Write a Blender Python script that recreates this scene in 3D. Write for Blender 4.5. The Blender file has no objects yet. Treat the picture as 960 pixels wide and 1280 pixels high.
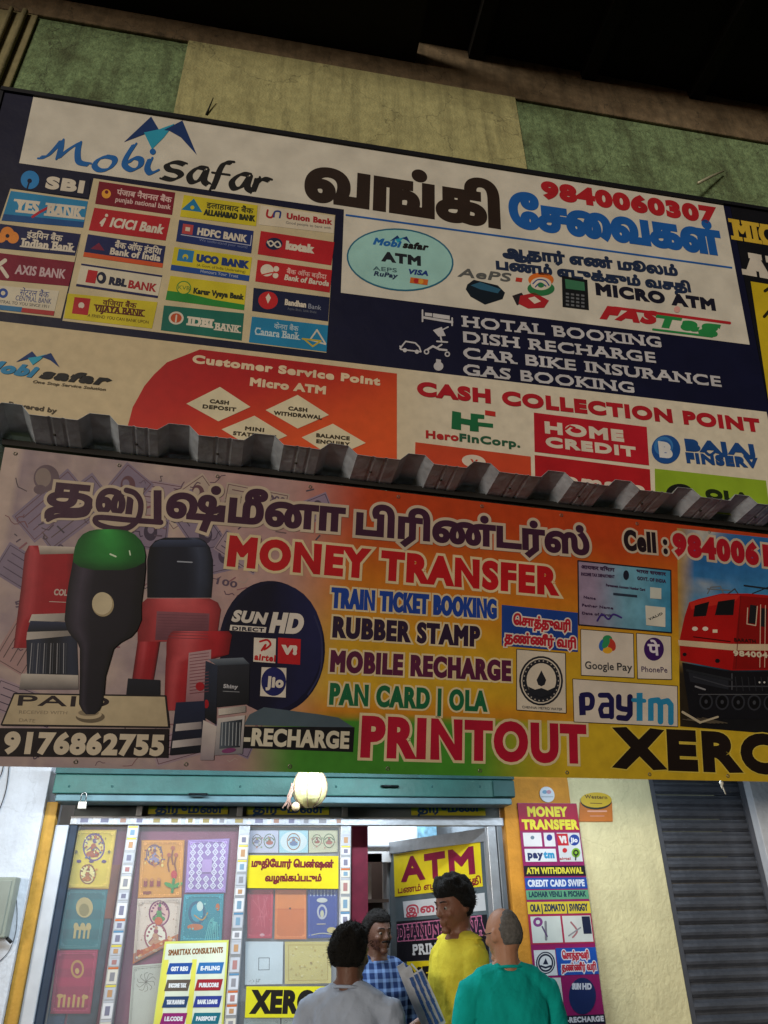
import bpy, bmesh, math, random
import numpy as np
from mathutils import Vector, Matrix, geometry, noise
random.seed(7)
S = bpy.context.scene
COL = S.collection
R = math.radians

# ------------------------------------------------------------------ camera
FPX, PITCH, ROLL, YAW = 900.0, R(28.64), R(-0.893), R(10.67)
EYE = Vector((0, 0, 1.6))
FW = Vector((math.sin(YAW)*math.cos(PITCH), math.cos(YAW)*math.cos(PITCH), math.sin(PITCH)))
_r0 = Vector((math.cos(YAW), -math.sin(YAW), 0)); _u0 = _r0.cross(FW)
RT = math.cos(ROLL)*_r0 + math.sin(ROLL)*_u0
UP = -math.sin(ROLL)*_r0 + math.cos(ROLL)*_u0
cam = bpy.data.objects.new('camera', bpy.data.cameras.new('camera'))
cam.data.sensor_width = 36; cam.data.lens = FPX/1280*36
cam.data.clip_start = 0.05; cam.data.clip_end = 2000
cam.matrix_world = Matrix(((RT.x, UP.x, -FW.x, EYE.x), (RT.y, UP.y, -FW.y, EYE.y), (RT.z, UP.z, -FW.z, EYE.z), (0, 0, 0, 1)))
COL.objects.link(cam); S.camera = cam

# ------------------------------------------------------------------ night sky, street light, exposure
W = bpy.data.worlds.new("World"); S.world = W; W.use_nodes = True
nt = W.node_tree; bg = nt.nodes['Background']
sky = nt.nodes.new('ShaderNodeTexSky'); sky.sky_type = 'NISHITA'; sky.sun_disc = False
SUN_EL, SUN_AZ = R(4.5), R(212)          # the glow of the street lamps across the road, from behind the left shoulder
sky.sun_elevation = SUN_EL; sky.sun_rotation = SUN_AZ
nt.links.new(sky.outputs[0], bg.inputs[0]); bg.inputs[1].default_value = 0.02
sun = bpy.data.lights.new('street_glow', 'SUN'); sun.energy = 1.62; sun.angle = R(14); sun.color = (1.0, .9, .77)
so = bpy.data.objects.new('street_glow', sun); COL.objects.link(so)
sd = Vector((math.sin(SUN_AZ)*math.cos(SUN_EL), math.cos(SUN_AZ)*math.cos(SUN_EL), math.sin(SUN_EL)))
so.rotation_euler = (-sd).to_track_quat('-Z', 'Y').to_euler()
S.view_settings.view_transform = 'Standard'; S.view_settings.look = 'None'
S.view_settings.exposure = 0; S.view_settings.gamma = 1; S.view_settings.use_curve_mapping = False
S.cycles.max_bounces = 6; S.cycles.diffuse_bounces = 3; S.cycles.transparent_max_bounces = 12

# ------------------------------------------------------------------ materials
def lin(h):
    if not isinstance(h, str): return tuple(h)
    h = h.lstrip('#'); o = []
    for i in (0, 2, 4):
        c = int(h[i:i+2], 16)/255
        o.append(c/12.92 if c <= .04045 else ((c+.055)/1.055)**2.4)
    return tuple(o)
_M = {}
def mat(h, rough=.55, metal=0, var=.10, scale=9, bump=0, bscale=40, spec=.35, stain=0, emit=0, streak=0):
    key = (h, rough, metal, var, scale, bump, bscale, spec, stain, emit, streak)
    if key in _M: return _M[key]
    m = bpy.data.materials.new('paint_%d' % len(_M)); m.use_nodes = True; t = m.node_tree; N = t.nodes; L = t.links
    b = N['Principled BSDF']; b.inputs['Roughness'].default_value = rough; b.inputs['Metallic'].default_value = metal
    b.inputs['Specular IOR Level'].default_value = spec
    c = lin(h)
    tc = N.new('ShaderNodeTexCoord')
    n = N.new('ShaderNodeTexNoise'); n.inputs['Scale'].default_value = scale; n.inputs['Detail'].default_value = 6
    L.new(tc.outputs['Object'], n.inputs['Vector'])
    r = N.new('ShaderNodeMapRange'); r.inputs[1].default_value = .3; r.inputs[2].default_value = .7
    r.inputs[3].default_value = 1-var; r.inputs[4].default_value = 1+var*.4
    L.new(n.outputs['Fac'], r.inputs[0])
    mx = N.new('ShaderNodeMix'); mx.data_type = 'RGBA'; mx.blend_type = 'MULTIPLY'; mx.inputs[0].default_value = 1
    mx.inputs[6].default_value = (*c, 1); L.new(r.outputs[0], mx.inputs[7]); out = mx.outputs[2]
    if stain:
        n2 = N.new('ShaderNodeTexNoise'); n2.inputs['Scale'].default_value = 2.1; n2.inputs['Detail'].default_value = 9; n2.inputs['Roughness'].default_value = .7
        L.new(tc.outputs['Object'], n2.inputs['Vector'])
        r2 = N.new('ShaderNodeMapRange'); r2.inputs[1].default_value = .5; r2.inputs[2].default_value = .68; r2.inputs[3].default_value = 0; r2.inputs[4].default_value = stain
        L.new(n2.outputs['Fac'], r2.inputs[0])
        m2 = N.new('ShaderNodeMix'); m2.data_type = 'RGBA'; L.new(r2.outputs[0], m2.inputs[0]); L.new(out, m2.inputs[6])
        m2.inputs[7].default_value = (c[0]*.35+.01, c[1]*.32+.008, c[2]*.28+.006, 1); out = m2.outputs[2]
    if streak:      # rain runs and grime, stretched down the wall, and fine dark cracks
        mp = N.new('ShaderNodeMapping'); mp.inputs['Scale'].default_value = (9, 9, .9); L.new(tc.outputs['Object'], mp.inputs[0])
        n4 = N.new('ShaderNodeTexNoise'); n4.inputs['Scale'].default_value = 1; n4.inputs['Detail'].default_value = 8; n4.inputs['Roughness'].default_value = .65; L.new(mp.outputs[0], n4.inputs['Vector'])
        r4 = N.new('ShaderNodeMapRange'); r4.inputs[1].default_value = .48; r4.inputs[2].default_value = .75; r4.inputs[4].default_value = streak; L.new(n4.outputs['Fac'], r4.inputs[0])
        m4 = N.new('ShaderNodeMix'); m4.data_type = 'RGBA'; L.new(r4.outputs[0], m4.inputs[0]); L.new(out, m4.inputs[6]); m4.inputs[7].default_value = (.035, .032, .02, 1); out = m4.outputs[2]
        vo = N.new('ShaderNodeTexVoronoi'); vo.feature = 'DISTANCE_TO_EDGE'; vo.inputs['Scale'].default_value = 1.3
        n5 = N.new('ShaderNodeTexNoise'); n5.inputs['Scale'].default_value = 5; n5.inputs['Detail'].default_value = 6; L.new(tc.outputs['Object'], n5.inputs['Vector'])
        m5 = N.new('ShaderNodeMix'); m5.data_type = 'RGBA'; m5.inputs[0].default_value = .25; L.new(tc.outputs['Object'], m5.inputs[6]); L.new(n5.outputs['Color'], m5.inputs[7]); L.new(m5.outputs[2], vo.inputs['Vector'])
        r5 = N.new('ShaderNodeMapRange'); r5.inputs[1].default_value = 0; r5.inputs[2].default_value = .006; r5.inputs[3].default_value = streak; r5.inputs[4].default_value = 0; L.new(vo.outputs['Distance'], r5.inputs[0])
        m6 = N.new('ShaderNodeMix'); m6.data_type = 'RGBA'; L.new(r5.outputs[0], m6.inputs[0]); L.new(out, m6.inputs[6]); m6.inputs[7].default_value = (.03, .027, .02, 1); out = m6.outputs[2]
    L.new(out, b.inputs['Base Color'])
    if emit:
        L.new(out, b.inputs['Emission Color']); b.inputs['Emission Strength'].default_value = emit
    if bump:
        n3 = N.new('ShaderNodeTexNoise'); n3.inputs['Scale'].default_value = bscale; n3.inputs['Detail'].default_value = 5
        L.new(tc.outputs['Object'], n3.inputs['Vector'])
        bp = N.new('ShaderNodeBump'); bp.inputs['Strength'].default_value = bump; bp.inputs['Distance'].default_value = .02
        L.new(n3.outputs['Fac'], bp.inputs['Height']); L.new(bp.outputs[0], b.inputs['Normal'])
    _M[key] = m; return m
def ink(h): return mat(h, rough=.5, var=.15, scale=5, bump=.5, bscale=2.2, spec=.3)     # print on flex vinyl
def vcol_mat(name, fine=0.12):
    m = bpy.data.materials.new(name); m.use_nodes = True; t = m.node_tree; N = t.nodes; L = t.links
    b = N['Principled BSDF']; b.inputs['Roughness'].default_value = .5; b.inputs['Specular IOR Level'].default_value = .3
    a = N.new('ShaderNodeVertexColor'); a.layer_name = 'col'
    tc = N.new('ShaderNodeTexCoord'); n = N.new('ShaderNodeTexNoise'); n.inputs['Scale'].default_value = 14; n.inputs['Detail'].default_value = 7
    L.new(tc.outputs['Object'], n.inputs['Vector'])
    r = N.new('ShaderNodeMapRange'); r.inputs[1].default_value = .3; r.inputs[2].default_value = .7; r.inputs[3].default_value = 1-fine; r.inputs[4].default_value = 1+fine*.5
    L.new(n.outputs['Fac'], r.inputs[0])
    mx = N.new('ShaderNodeMix'); mx.data_type = 'RGBA'; mx.blend_type = 'MULTIPLY'; mx.inputs[0].default_value = 1
    L.new(a.outputs[0], mx.inputs[6]); L.new(r.outputs[0], mx.inputs[7]); L.new(mx.outputs[2], b.inputs['Base Color'])
    return m
def glass_mat():
    m = bpy.data.materials.new('window_glass'); m.use_nodes = True; t = m.node_tree; N = t.nodes; L = t.links
    N.remove(N['Principled BSDF']); o = N['Material Output']
    tr = N.new('ShaderNodeBsdfTransparent'); tr.inputs[0].default_value = (.95, .97, .97, 1)
    df = N.new('ShaderNodeBsdfDiffuse'); df.inputs[0].default_value = (.75, .78, .8, 1)       # pale dust-like film that paints bright haze onto the panes
    md = N.new('ShaderNodeMixShader'); md.inputs[0].default_value = .065; L.new(tr.outputs[0], md.inputs[1]); L.new(df.outputs[0], md.inputs[2])
    gl = N.new('ShaderNodeBsdfGlossy'); gl.inputs['Roughness'].default_value = .04
    fr = N.new('ShaderNodeFresnel'); fr.inputs[0].default_value = 1.5
    mx = N.new('ShaderNodeMixShader'); ge = N.new('ShaderNodeNewGeometry'); sb_ = N.new('ShaderNodeMath'); sb_.operation = 'SUBTRACT'; sb_.inputs[0].default_value = 1; L.new(ge.outputs['Backfacing'], sb_.inputs[1]); mu_ = N.new('ShaderNodeMath'); mu_.operation = 'MULTIPLY'; L.new(fr.outputs[0], mu_.inputs[0]); L.new(sb_.outputs[0], mu_.inputs[1]); L.new(mu_.outputs[0], mx.inputs[0]); L.new(md.outputs[0], mx.inputs[1]); L.new(gl.outputs[0], mx.inputs[2])
    L.new(mx.outputs[0], o.inputs[0]); return m
GLASS = glass_mat()
def emat(c, s):
    m = bpy.data.materials.new('lamp_tube'); m.use_nodes = True; b = m.node_tree.nodes['Principled BSDF']
    b.inputs['Emission Color'].default_value = (*c, 1); b.inputs['Emission Strength'].default_value = s; return m

# ------------------------------------------------------------------ objects
WL = {}
def tag(o, label=None, cat=None, group=None, kind=None):
    if label: o['label'] = label
    if cat: o['category'] = cat
    if group: o['group'] = group
    if kind: o['kind'] = kind
    return o
def root(name, loc, label=None, cat=None, group=None, kind=None):
    o = bpy.data.objects.new(name, None); COL.objects.link(o); o.location = loc; o.empty_display_size = .1
    WL[o.name] = Vector(loc); return tag(o, label, cat, group, kind)
class MB:
    def __init__(s): s.v = []; s.f = []; s.m = []; s.mats = []; s.sm = set()
    def mi(s, m):
        if m not in s.mats: s.mats.append(m)
        return s.mats.index(m)
    def add(s, vs, fs, m, smooth=False):
        b = len(s.v); k = s.mi(m); s.v += [tuple(v) for v in vs]
        for f in fs:
            if smooth: s.sm.add(len(s.f))
            s.f.append([i+b for i in f]); s.m.append(k)
        return s
    def box(s, x0, x1, y0, y1, z0, z1, m, bev=0):
        if bev:
            bm = bmesh.new(); bmesh.ops.create_cube(bm, size=1)
            for v in bm.verts: v.co = Vector(((x0+x1)/2+v.co.x*(x1-x0), (y0+y1)/2+v.co.y*(y1-y0), (z0+z1)/2+v.co.z*(z1-z0)))
            bmesh.ops.bevel(bm, geom=list(bm.edges), offset=bev, segments=2, affect='EDGES', profile=.5)
            bm.verts.index_update(); s.add([v.co[:] for v in bm.verts], [[v.index for v in f.verts] for f in bm.faces], m); bm.free(); return s
        v = [(x, y, z) for x in (x0, x1) for y in (y0, y1) for z in (z0, z1)]
        return s.add(v, [(0, 1, 3, 2), (4, 6, 7, 5), (0, 4, 5, 1), (2, 3, 7, 6), (0, 2, 6, 4), (1, 5, 7, 3)], m)
    def hexa(s, a, b, m):        # a, b: matching loops (front, back)
        n = len(a); return s.add(list(a)+list(b), [list(range(n)), list(range(2*n-1, n-1, -1))]+[[i, n+i, n+(i+1) % n, (i+1) % n] for i in range(n)], m)
    def tube(s, pts, r, m, n=8, closed=False, smooth=True):
        pts = [Vector(p) for p in pts]; rs = r if isinstance(r, (list, tuple)) else [r]*len(pts); vs = []; fs = []
        a = None
        for i, p in enumerate(pts):
            d = (pts[min(i+1, len(pts)-1)]-pts[max(i-1, 0)]).normalized()
            if a is None: a = d.cross(Vector((.13, .31, .94)) if abs(d.z) < .8 else Vector((1, .1, 0)))
            a = (a-d*a.dot(d)).normalized(); b = d.cross(a)
            vs += [p+(a*math.cos(2*math.pi*k/n)+b*math.sin(2*math.pi*k/n))*rs[i] for k in range(n)]
        for i in range(len(pts)-1):
            fs += [(i*n+k, i*n+(k+1) % n, (i+1)*n+(k+1) % n, (i+1)*n+k) for k in range(n)]
        fs += [list(range(n-1, -1, -1)), [(len(pts)-1)*n+k for k in range(n)]]
        return s.add(vs, fs, m, smooth)
    def ell(s, c, rx, ry, rz, m, nu=18, nv=10, rot=None, fn=None):
        vs = []; fs = []
        for j in range(nv+1):
            t = math.pi*j/nv
            for i in range(nu):
                a = 2*math.pi*i/nu; p = Vector((rx*math.sin(t)*math.cos(a), ry*math.sin(t)*math.sin(a), rz*math.cos(t)))
                if fn: p = fn(p)
                if rot: p = rot @ p
                vs.append(Vector(c)+p)
        for j in range(nv):
            fs += [(j*nu+i, (j+1)*nu+i, (j+1)*nu+(i+1) % nu, j*nu+(i+1) % nu) for i in range(nu)]
        return s.add(vs, fs, m, True)
    def build(s, name, parent=None, label=None, cat=None, group=None, kind=None, world=True):
        me = bpy.data.meshes.new(name)
        if parent is not None: base = WL[parent.name]
        else:
            a = np.array([tuple(v) for v in s.v]); base = Vector((float(a[:, 0].mean()), float(a[:, 1].mean()), float(a[:, 2].min())))
        me.from_pydata([tuple(Vector(v)-base) for v in s.v], [], s.f)
        for m in s.mats: me.materials.append(m)
        me.polygons.foreach_set('material_index', s.m)
        if s.sm: me.polygons.foreach_set('use_smooth', [i in s.sm for i in range(len(s.f))])
        me.update()
        o = bpy.data.objects.new(name, me); COL.objects.link(o)
        if parent is None: o.location = base
        else: o.parent = parent
        WL[o.name] = base
        return tag(o, label, cat, group, kind)

# ------------------------------------------------------------------ planes that things are printed on or fixed to
class Plane:
    def __init__(s, O, X, U):
        s.O = Vector(O); s.X = Vector(X).normalized(); s.N = s.X.cross(Vector(U)).normalized(); s.U = s.N.cross(s.X)
        if s.N.y > 0: s.N = -s.N
    def at(s, px, py):            # traced point -> metres on the plane
        px, py = float(px), float(py); d = (px-480)*RT + (640-py)*UP + FPX*FW
        t = (s.O-EYE).dot(s.N)/d.dot(s.N); p = EYE+d*t-s.O
        return (p.dot(s.X), p.dot(s.U))
    def w(s, uv, lift=0): return s.O+s.X*float(uv[0])+s.U*float(uv[1])+s.N*lift
    def P(s, px, py, lift=0): return s.w(s.at(px, py), lift)

def nonzero_fill(loops, eps=1e-6):
    V = []; E = []
    for lp in loops:
        b = len(V); n = len(lp); V += [Vector(p) for p in lp]; E += [(b+i, b+(i+1) % n) for i in range(n)]
    if len(V) < 3: return [], []
    v, e, f = geometry.delaunay_2d_cdt(V, E, [], 0, eps)[:3]
    vv = np.array([tuple(p) for p in v]); ff = np.array([list(t) for t in f])
    if len(ff) == 0: return [], []
    c = vv[ff].mean(axis=1); wn = np.zeros(len(c), int)
    for lp in loops:
        a = np.array([tuple(p) for p in lp]); b = np.roll(a, -1, axis=0)
        lo = a.min(0); hi = a.max(0)
        idx = np.nonzero((c[:, 0] >= lo[0]) & (c[:, 0] <= hi[0]) & (c[:, 1] >= lo[1]) & (c[:, 1] <= hi[1]))[0]
        if len(idx) == 0: continue
        cc = c[idx]
        y = cc[:, 1][:, None]; x = cc[:, 0][:, None]
        up = (a[:, 1][None] <= y) & (b[:, 1][None] > y); dn = (a[:, 1][None] > y) & (b[:, 1][None] <= y)
        cr = (b[:, 0]-a[:, 0])[None]*(y-a[:, 1][None])-(x-a[:, 0][None])*(b[:, 1]-a[:, 1])[None]
        wn[idx] += (up & (cr > 0)).sum(1)-(dn & (cr < 0)).sum(1)
    return vv, ff[wn != 0]
_G = {}
def glyph_loops(text, sp_=1.0):
    if all(ord(c_) < 128 for c_ in text) is False: sp_ = 1.0
    if (text, sp_) in _G: return _G[text, sp_]
    c = bpy.data.curves.new('t', 'FONT'); c.body = text; c.size = 1; c.resolution_u = 1; c.space_character = sp_
    o = bpy.data.objects.new('t', c); COL.objects.link(o)
    dg = bpy.context.evaluated_depsgraph_get(); cu = o.evaluated_get(dg).to_curve(dg); loops = []
    for sp in cu.splines:
        bp = sp.bezier_points; n = len(bp); pts = []
        if n:
            for i in range(n):
                a, b = bp[i], bp[(i+1) % n]
                straight = (a.handle_right-a.co).cross(b.co-a.co).length < 1e-4 and (b.handle_left-b.co).cross(b.co-a.co).length < 1e-4
                q = geometry.interpolate_bezier(a.co, a.handle_right, b.handle_left, b.co, 2 if straight else 6)[:-1]
                pts += [(p.x, p.y) for p in q]
        else: pts = [(p.co.x, p.co.y) for p in sp.points]
        out = []
        for p in pts:
            if not out or (p[0]-out[-1][0])**2+(p[1]-out[-1][1])**2 > 1e-7: out.append(p)
        if len(out) > 1 and (out[0][0]-out[-1][0])**2+(out[0][1]-out[-1][1])**2 < 1e-7: out.pop()
        if len(out) > 2: loops.append(out)
    o.evaluated_get(dg).to_curve_clear(); bpy.data.objects.remove(o); bpy.data.curves.remove(c)
    ar = sum(sum(l[i][0]*l[(i+1) % len(l)][1]-l[(i+1) % len(l)][0]*l[i][1] for i in range(len(l))) for l in loops)
    if ar < 0: loops = [l[::-1] for l in loops]
    _G[text, sp_] = loops; return loops
def offset_loop(l, w):
    a = np.array(l); p = np.roll(a, 1, 0); n = np.roll(a, -1, 0)
    d1 = a-p; d2 = n-a; d1 /= np.maximum(np.hypot(d1[:, 0], d1[:, 1]), 1e-9)[:, None]; d2 /= np.maximum(np.hypot(d2[:, 0], d2[:, 1]), 1e-9)[:, None]
    n1 = np.stack([d1[:, 1], -d1[:, 0]], 1); n2 = np.stack([d2[:, 1], -d2[:, 0]], 1)
    m = n1+n2; L = (m*m).sum(1)/2; m = m/np.maximum(L, .35)[:, None]
    return (a+m*w).tolist()
REFH = {}
def refh(ch):
    if ch not in REFH:
        ys = [p[1] for l in glyph_loops(ch) for p in l]; REFH[ch] = max(ys)-min(0, min(ys))
    return REFH[ch]
def smooth_pts(pts, k=5):
    if len(pts) < 3: return list(pts)
    o = []; n = len(pts)
    for i in range(n-1):
        p0, p1, p2, p3 = pts[max(i-1, 0)], pts[i], pts[i+1], pts[min(i+2, n-1)]
        for j in range(k):
            t = j/k
            o.append(tuple(.5*(2*p1[q]+(p2[q]-p0[q])*t+(2*p0[q]-5*p1[q]+4*p2[q]-p3[q])*t*t+(3*p1[q]-p0[q]-3*p2[q]+p3[q])*t**3) for q in (0, 1)))
    return o+[tuple(pts[-1])]
class Art:
    """Collects flat print, traced onto one plane, into parts of a sign."""
    def __init__(s, pl): s.pl = pl; s.new()
    def new(s, lift=.002): s.vd = {}; s.mb = MB(); s.lift = lift; s.step = .00016; return s
    def _n(s): s.lift += s.step; return s.lift
    def q(s, col, *pts, m=None):
        L = s._n(); s.mb.add([s.pl.P(x, y, L) for x, y in pts], [list(range(len(pts)))], m or ink(col)); return s
    def slab(s, col, *pts, th=.02, m=None, back=None):
        L = s.lift
        s.mb.hexa([s.pl.P(x, y, L) for x, y in pts], [s.pl.P(x, y, L-th) for x, y in pts], m or ink(col)); return s
    def e(s, col, cx, cy, rx, ry=None, rot=0, n=26, a0=0, a1=360, m=None):
        ry = rx if ry is None else ry; c, d = math.cos(R(rot)), math.sin(R(rot)); full = a1-a0 >= 360
        P = []
        for i in range(n if full else n+1):
            a = R(a0+(a1-a0)*i/n); x, y = rx*math.cos(a), ry*math.sin(a); P.append((cx+x*c-y*d, cy+x*d+y*c))
        return s.q(col, *P, m=m)
    def l(s, col, pts, w, sm=False, cap=True, nib=None):
        if sm: pts = smooth_pts(pts)
        loops = []
        for i in range(len(pts)-1):
            (x0, y0), (x1, y1) = pts[i], pts[i+1]; d = math.hypot(x1-x0, y1-y0)
            if d < 1e-6: continue
            nx, ny = -(y1-y0)/d*w/2, (x1-x0)/d*w/2
            loops.append([(x0+nx, y0+ny), (x0-nx, y0-ny), (x1-nx, y1-ny), (x1+nx, y1+ny)])
            if nib:
                ax_, ay_ = nib; loops.append([(x0+ax_, y0+ay_), (x0-ax_, y0-ay_), (x1-ax_, y1-ay_), (x1+ax_, y1+ay_)])
                for sg in (1, -1): loops.append([(x0+sg*ax_+nx, y0+sg*ay_+ny), (x0+sg*ax_-nx, y0+sg*ay_-ny), (x1+sg*ax_-nx, y1+sg*ay_-ny), (x1+sg*ax_+nx, y1+sg*ay_+ny)])
        rng = pts if cap else pts[1:-1]
        if nib: rng = [(x+g*nib[0], y+g*nib[1]) for x, y in rng for g in (-1, 1)]
        for x, y in rng: loops.append([(x+w/2*math.cos(math.pi*k/5), y+w/2*math.sin(math.pi*k/5)) for k in range(10)])
        for i, lp in enumerate(loops):
            if sum(lp[j][0]*lp[(j+1) % len(lp)][1]-lp[(j+1) % len(lp)][0]*lp[j][1] for j in range(len(lp))) < 0: loops[i] = lp[::-1]
        v, f = nonzero_fill(loops, 1e-4); L = s._n()
        s.mb.add([s.pl.P(x, y, L) for x, y in v], [list(map(int, t)) for t in f], ink(col)); return s
    def t(s, text, x0, y0, x1, y1, h, col, wt=0, out=None, ow=0, sh=0, ref='H', serif=False, m=None):
        """text with its baseline from (x0,y0) to (x1,y1) and letters h tall; wt, ow: extra stroke and outline as a share of h"""
        lo = glyph_loops(text, 1+1.5*(wt+ow*.6))
        if not lo: return s
        A = s.pl.at(x0, y0); B = s.pl.at(x1, y1); Wd = math.hypot(B[0]-A[0], B[1]-A[1]); ex = ((B[0]-A[0])/Wd, (B[1]-A[1])/Wd); ey = (-ex[1], ex[0])
        xm, ym = (x0+x1)/2, (y0+y1)/2; a = s.pl.at(xm, ym); b = s.pl.at(xm, ym-h); H = math.hypot(b[0]-a[0], b[1]-a[1])
        sy = (H*(1-2*max(wt, 0)))/refh(ref); pad = wt*H
        lo = [[(p[0]+sh*p[1], p[1]) for p in l] for l in lo]
        mn = min(p[0] for l in lo for p in l); mxx = max(p[0] for l in lo for p in l); sx = (Wd-2*pad)/(mxx-mn)
        lo = [[((p[0]-mn)*sx+pad, p[1]*sy+pad) for p in l] for l in lo]
        if serif:
            ad = []
            for l in lo:
                for i in range(len(l)):
                    p, q = l[i], l[(i+1) % len(l)]
                    for yy, sg in ((pad, 1), (pad+refh('H')*sy, -1)):
                        if abs(p[1]-yy) < H*.03 and abs(q[1]-yy) < H*.03 and H*.04 < abs(p[0]-q[0]) < H*.4:
                            u0, u1 = min(p[0], q[0])-H*.13, max(p[0], q[0])+H*.13; v0, v1 = sorted((yy, yy+sg*H*.06)); ad.append([(u0, v0), (u1, v0), (u1, v1), (u0, v1)])
            lo = lo+ad
        def put(off, c):
            L = s._n(); v, f = nonzero_fill([offset_loop(l, off) for l in lo] if off else lo, 1e-6)
            if len(f) == 0: return
            s.mb.add([s.pl.w((A[0]+ex[0]*x+ey[0]*y, A[1]+ex[1]*x+ey[1]*y), L) for x, y in v], [list(map(int, t)) for t in f], m or ink(c))
        if out: put(pad+ow*H, out)
        put(pad, col); return s
    def grid(s, x0, y0, x1, y1, nx, ny, fn, m, quad=None):
        """colour print over a patch; fn(px,py) gives the ink"""
        L = s._n(); vs = []; cs = []
        for j in range(ny+1):
            for i in range(nx+1):
                if quad:
                    a, b = i/nx, j/ny; x = (quad[0][0]*(1-a)+quad[1][0]*a)*(1-b)+(quad[3][0]*(1-a)+quad[2][0]*a)*b; y = (quad[0][1]*(1-a)+quad[1][1]*a)*(1-b)+(quad[3][1]*(1-a)+quad[2][1]*a)*b
                else: x = x0+(x1-x0)*i/nx; y = y0+(y1-y0)*j/ny
                vs.append(s.pl.P(x, y, L)); cs.append(fn(x, y))
        s.mb.add(vs, [(j*(nx+1)+i, (j+1)*(nx+1)+i, (j+1)*(nx+1)+i+1, j*(nx+1)+i+1) for j in range(ny) for i in range(nx)], m)
        s.vc = cs; return s
    def part(s, name, parent=None, **k):
        if not s.mb.f: return None
        o = s.mb.build(name, parent, **k)
        if s.vd:
            a = o.data.color_attributes.new('col', 'FLOAT_COLOR', 'POINT'); z = [0.0]*(4*len(s.mb.v))
            for i, c in s.vd.items(): z[4*i:4*i+4] = (*c, 1.0)
            a.data.foreach_set('color', z)
        return o
    def rows(s, rows, fn, n=8, m=None):
        """shaded print: rows of (y, x_left, x_right), inks from fn(across, down)"""
        L = s._n(); b = len(s.mb.v); vs = []; k = len(rows)
        for j, (y, xl, xr) in enumerate(rows):
            for i in range(n+1):
                s.vd[b+len(vs)] = fn(i/n, j/(k-1)); vs.append(s.pl.P(xl+(xr-xl)*i/n, y, L))
        s.mb.add(vs, [(j*(n+1)+i, (j+1)*(n+1)+i, (j+1)*(n+1)+i+1, j*(n+1)+i+1) for j in range(k-1) for i in range(n)], m or VPM); return s
    def quadg(s, q, fn, nx=8, ny=8):
        L = s._n(); b = len(s.mb.v); vs = []
        for j in range(ny+1):
            for i in range(nx+1):
                a_, b_ = i/nx, j/ny; x = (q[0][0]*(1-a_)+q[1][0]*a_)*(1-b_)+(q[3][0]*(1-a_)+q[2][0]*a_)*b_; y = (q[0][1]*(1-a_)+q[1][1]*a_)*(1-b_)+(q[3][1]*(1-a_)+q[2][1]*a_)*b_
                s.vd[b+len(vs)] = fn(a_, b_); vs.append(s.pl.P(x, y, L))
        s.mb.add(vs, [(j*(nx+1)+i, (j+1)*(nx+1)+i, (j+1)*(nx+1)+i+1, j*(nx+1)+i+1) for j in range(ny) for i in range(nx)], VPM); return s
    def part_vc(s, name, parent):
        cs = s.vc; o = s.mb.build(name, parent); a = o.data.color_attributes.new('col', 'FLOAT_COLOR', 'POINT')
        a.data.foreach_set('color', [q for c in cs for q in (*c, 1.0)]); return o
def mixc(a, b, t):
    t = max(0, min(1, t)); return tuple(a[i]*(1-t)+b[i]*t for i in range(3))
def sstep(a, b, x):
    t = max(0, min(1, (x-a)/(b-a))); return t*t*(3-2*t)

VPM = vcol_mat('photo_print', .12)
SF = Plane((0, 5.5, 0), (1, 0, 0), (0, 0, 1))                       # shop front
UWY = 4.25
UWP = Plane((0, UWY, 0), (1, 0, 0), (0, 0, 1))                      # upper wall
BD = Plane((0, 4.0, 3.7), (1, 0, 0), (0, -math.sin(R(8.73)), math.cos(R(8.73))))      # upper signboard, leaning out at the top
BN = Plane((0, 4.2, 2.3), (math.cos(R(3.35)), math.sin(R(3.35)), 0), (0, -math.sin(R(13.9)), math.cos(R(13.9))))   # flex banner
def vplane(y): return Plane((0, y, 0), (1, 0, 0), (0, 0, 1))
def X(px, py, y=5.5): return vplane(y).P(px, py).x
def Z(px, py, y=5.5): return vplane(y).P(px, py).z

# ================================================================== ground and building
m_asph = mat('3a3a3a', rough=.9, var=.3, scale=60, bump=.5, bscale=200)
MB().box(-60, 60, -60, 4.9, -.3, 0, m_asph).build('road', kind='structure')
MB().box(-60, 60, 4.9, 60, -.3, .13, mat('6b6964', rough=.9, var=.25, scale=8, bump=.4, bscale=80, stain=.5)).build('pavement', kind='structure')
green = mat('7e966c', rough=.9, var=.4, scale=22, bump=.8, bscale=45, stain=.8, streak=.7)
yellowp = mat('b2ae7c', rough=.85, var=.2, scale=12, bump=.5, bscale=45, stain=.35, streak=.5)
brownc = mat('7d6c54', rough=.95, var=.35, scale=9, bump=.5, bscale=40, stain=.8, streak=.6)
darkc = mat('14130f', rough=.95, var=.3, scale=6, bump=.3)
cream = mat('d8d0a4', rough=.85, var=.12, scale=6, bump=.4, bscale=35, stain=.15, streak=.13)
whitew = mat('d0d5dd', rough=.8, var=.12, scale=4, bump=.35, bscale=25, stain=.15, streak=.12)
orangep = mat('c98a2c', rough=.7, var=.2, scale=10, bump=.2, stain=.3)
B = root('concrete_building', (0, 6, 0), 'old concrete building with peeling green and yellow painted upper wall above the shop', 'building')
zt = Z(480, 98, UWY)
zb = 3.2
MB().box(-9, 11, UWY, UWY+.3, zb, zt+2.5, green).build('upper_wall', B)
xl, xr = X(229, 90, UWY), X(648, 160, UWY)
MB().box(xl, xr, UWY-.045, UWY-.002, zb, zt-.004, yellowp, .006).build('yellow_wall_panel', B)
MB().box(-9, 11, UWY-.035, UWY-.0015, zt, zt+.75, brownc, .01).build('ledge_beam', B)
zs1 = Z(480, 72, UWY-.035); zs2 = Z(530, 54, UWY-.035)
xs = X(518, 70, UWY-.035)
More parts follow.
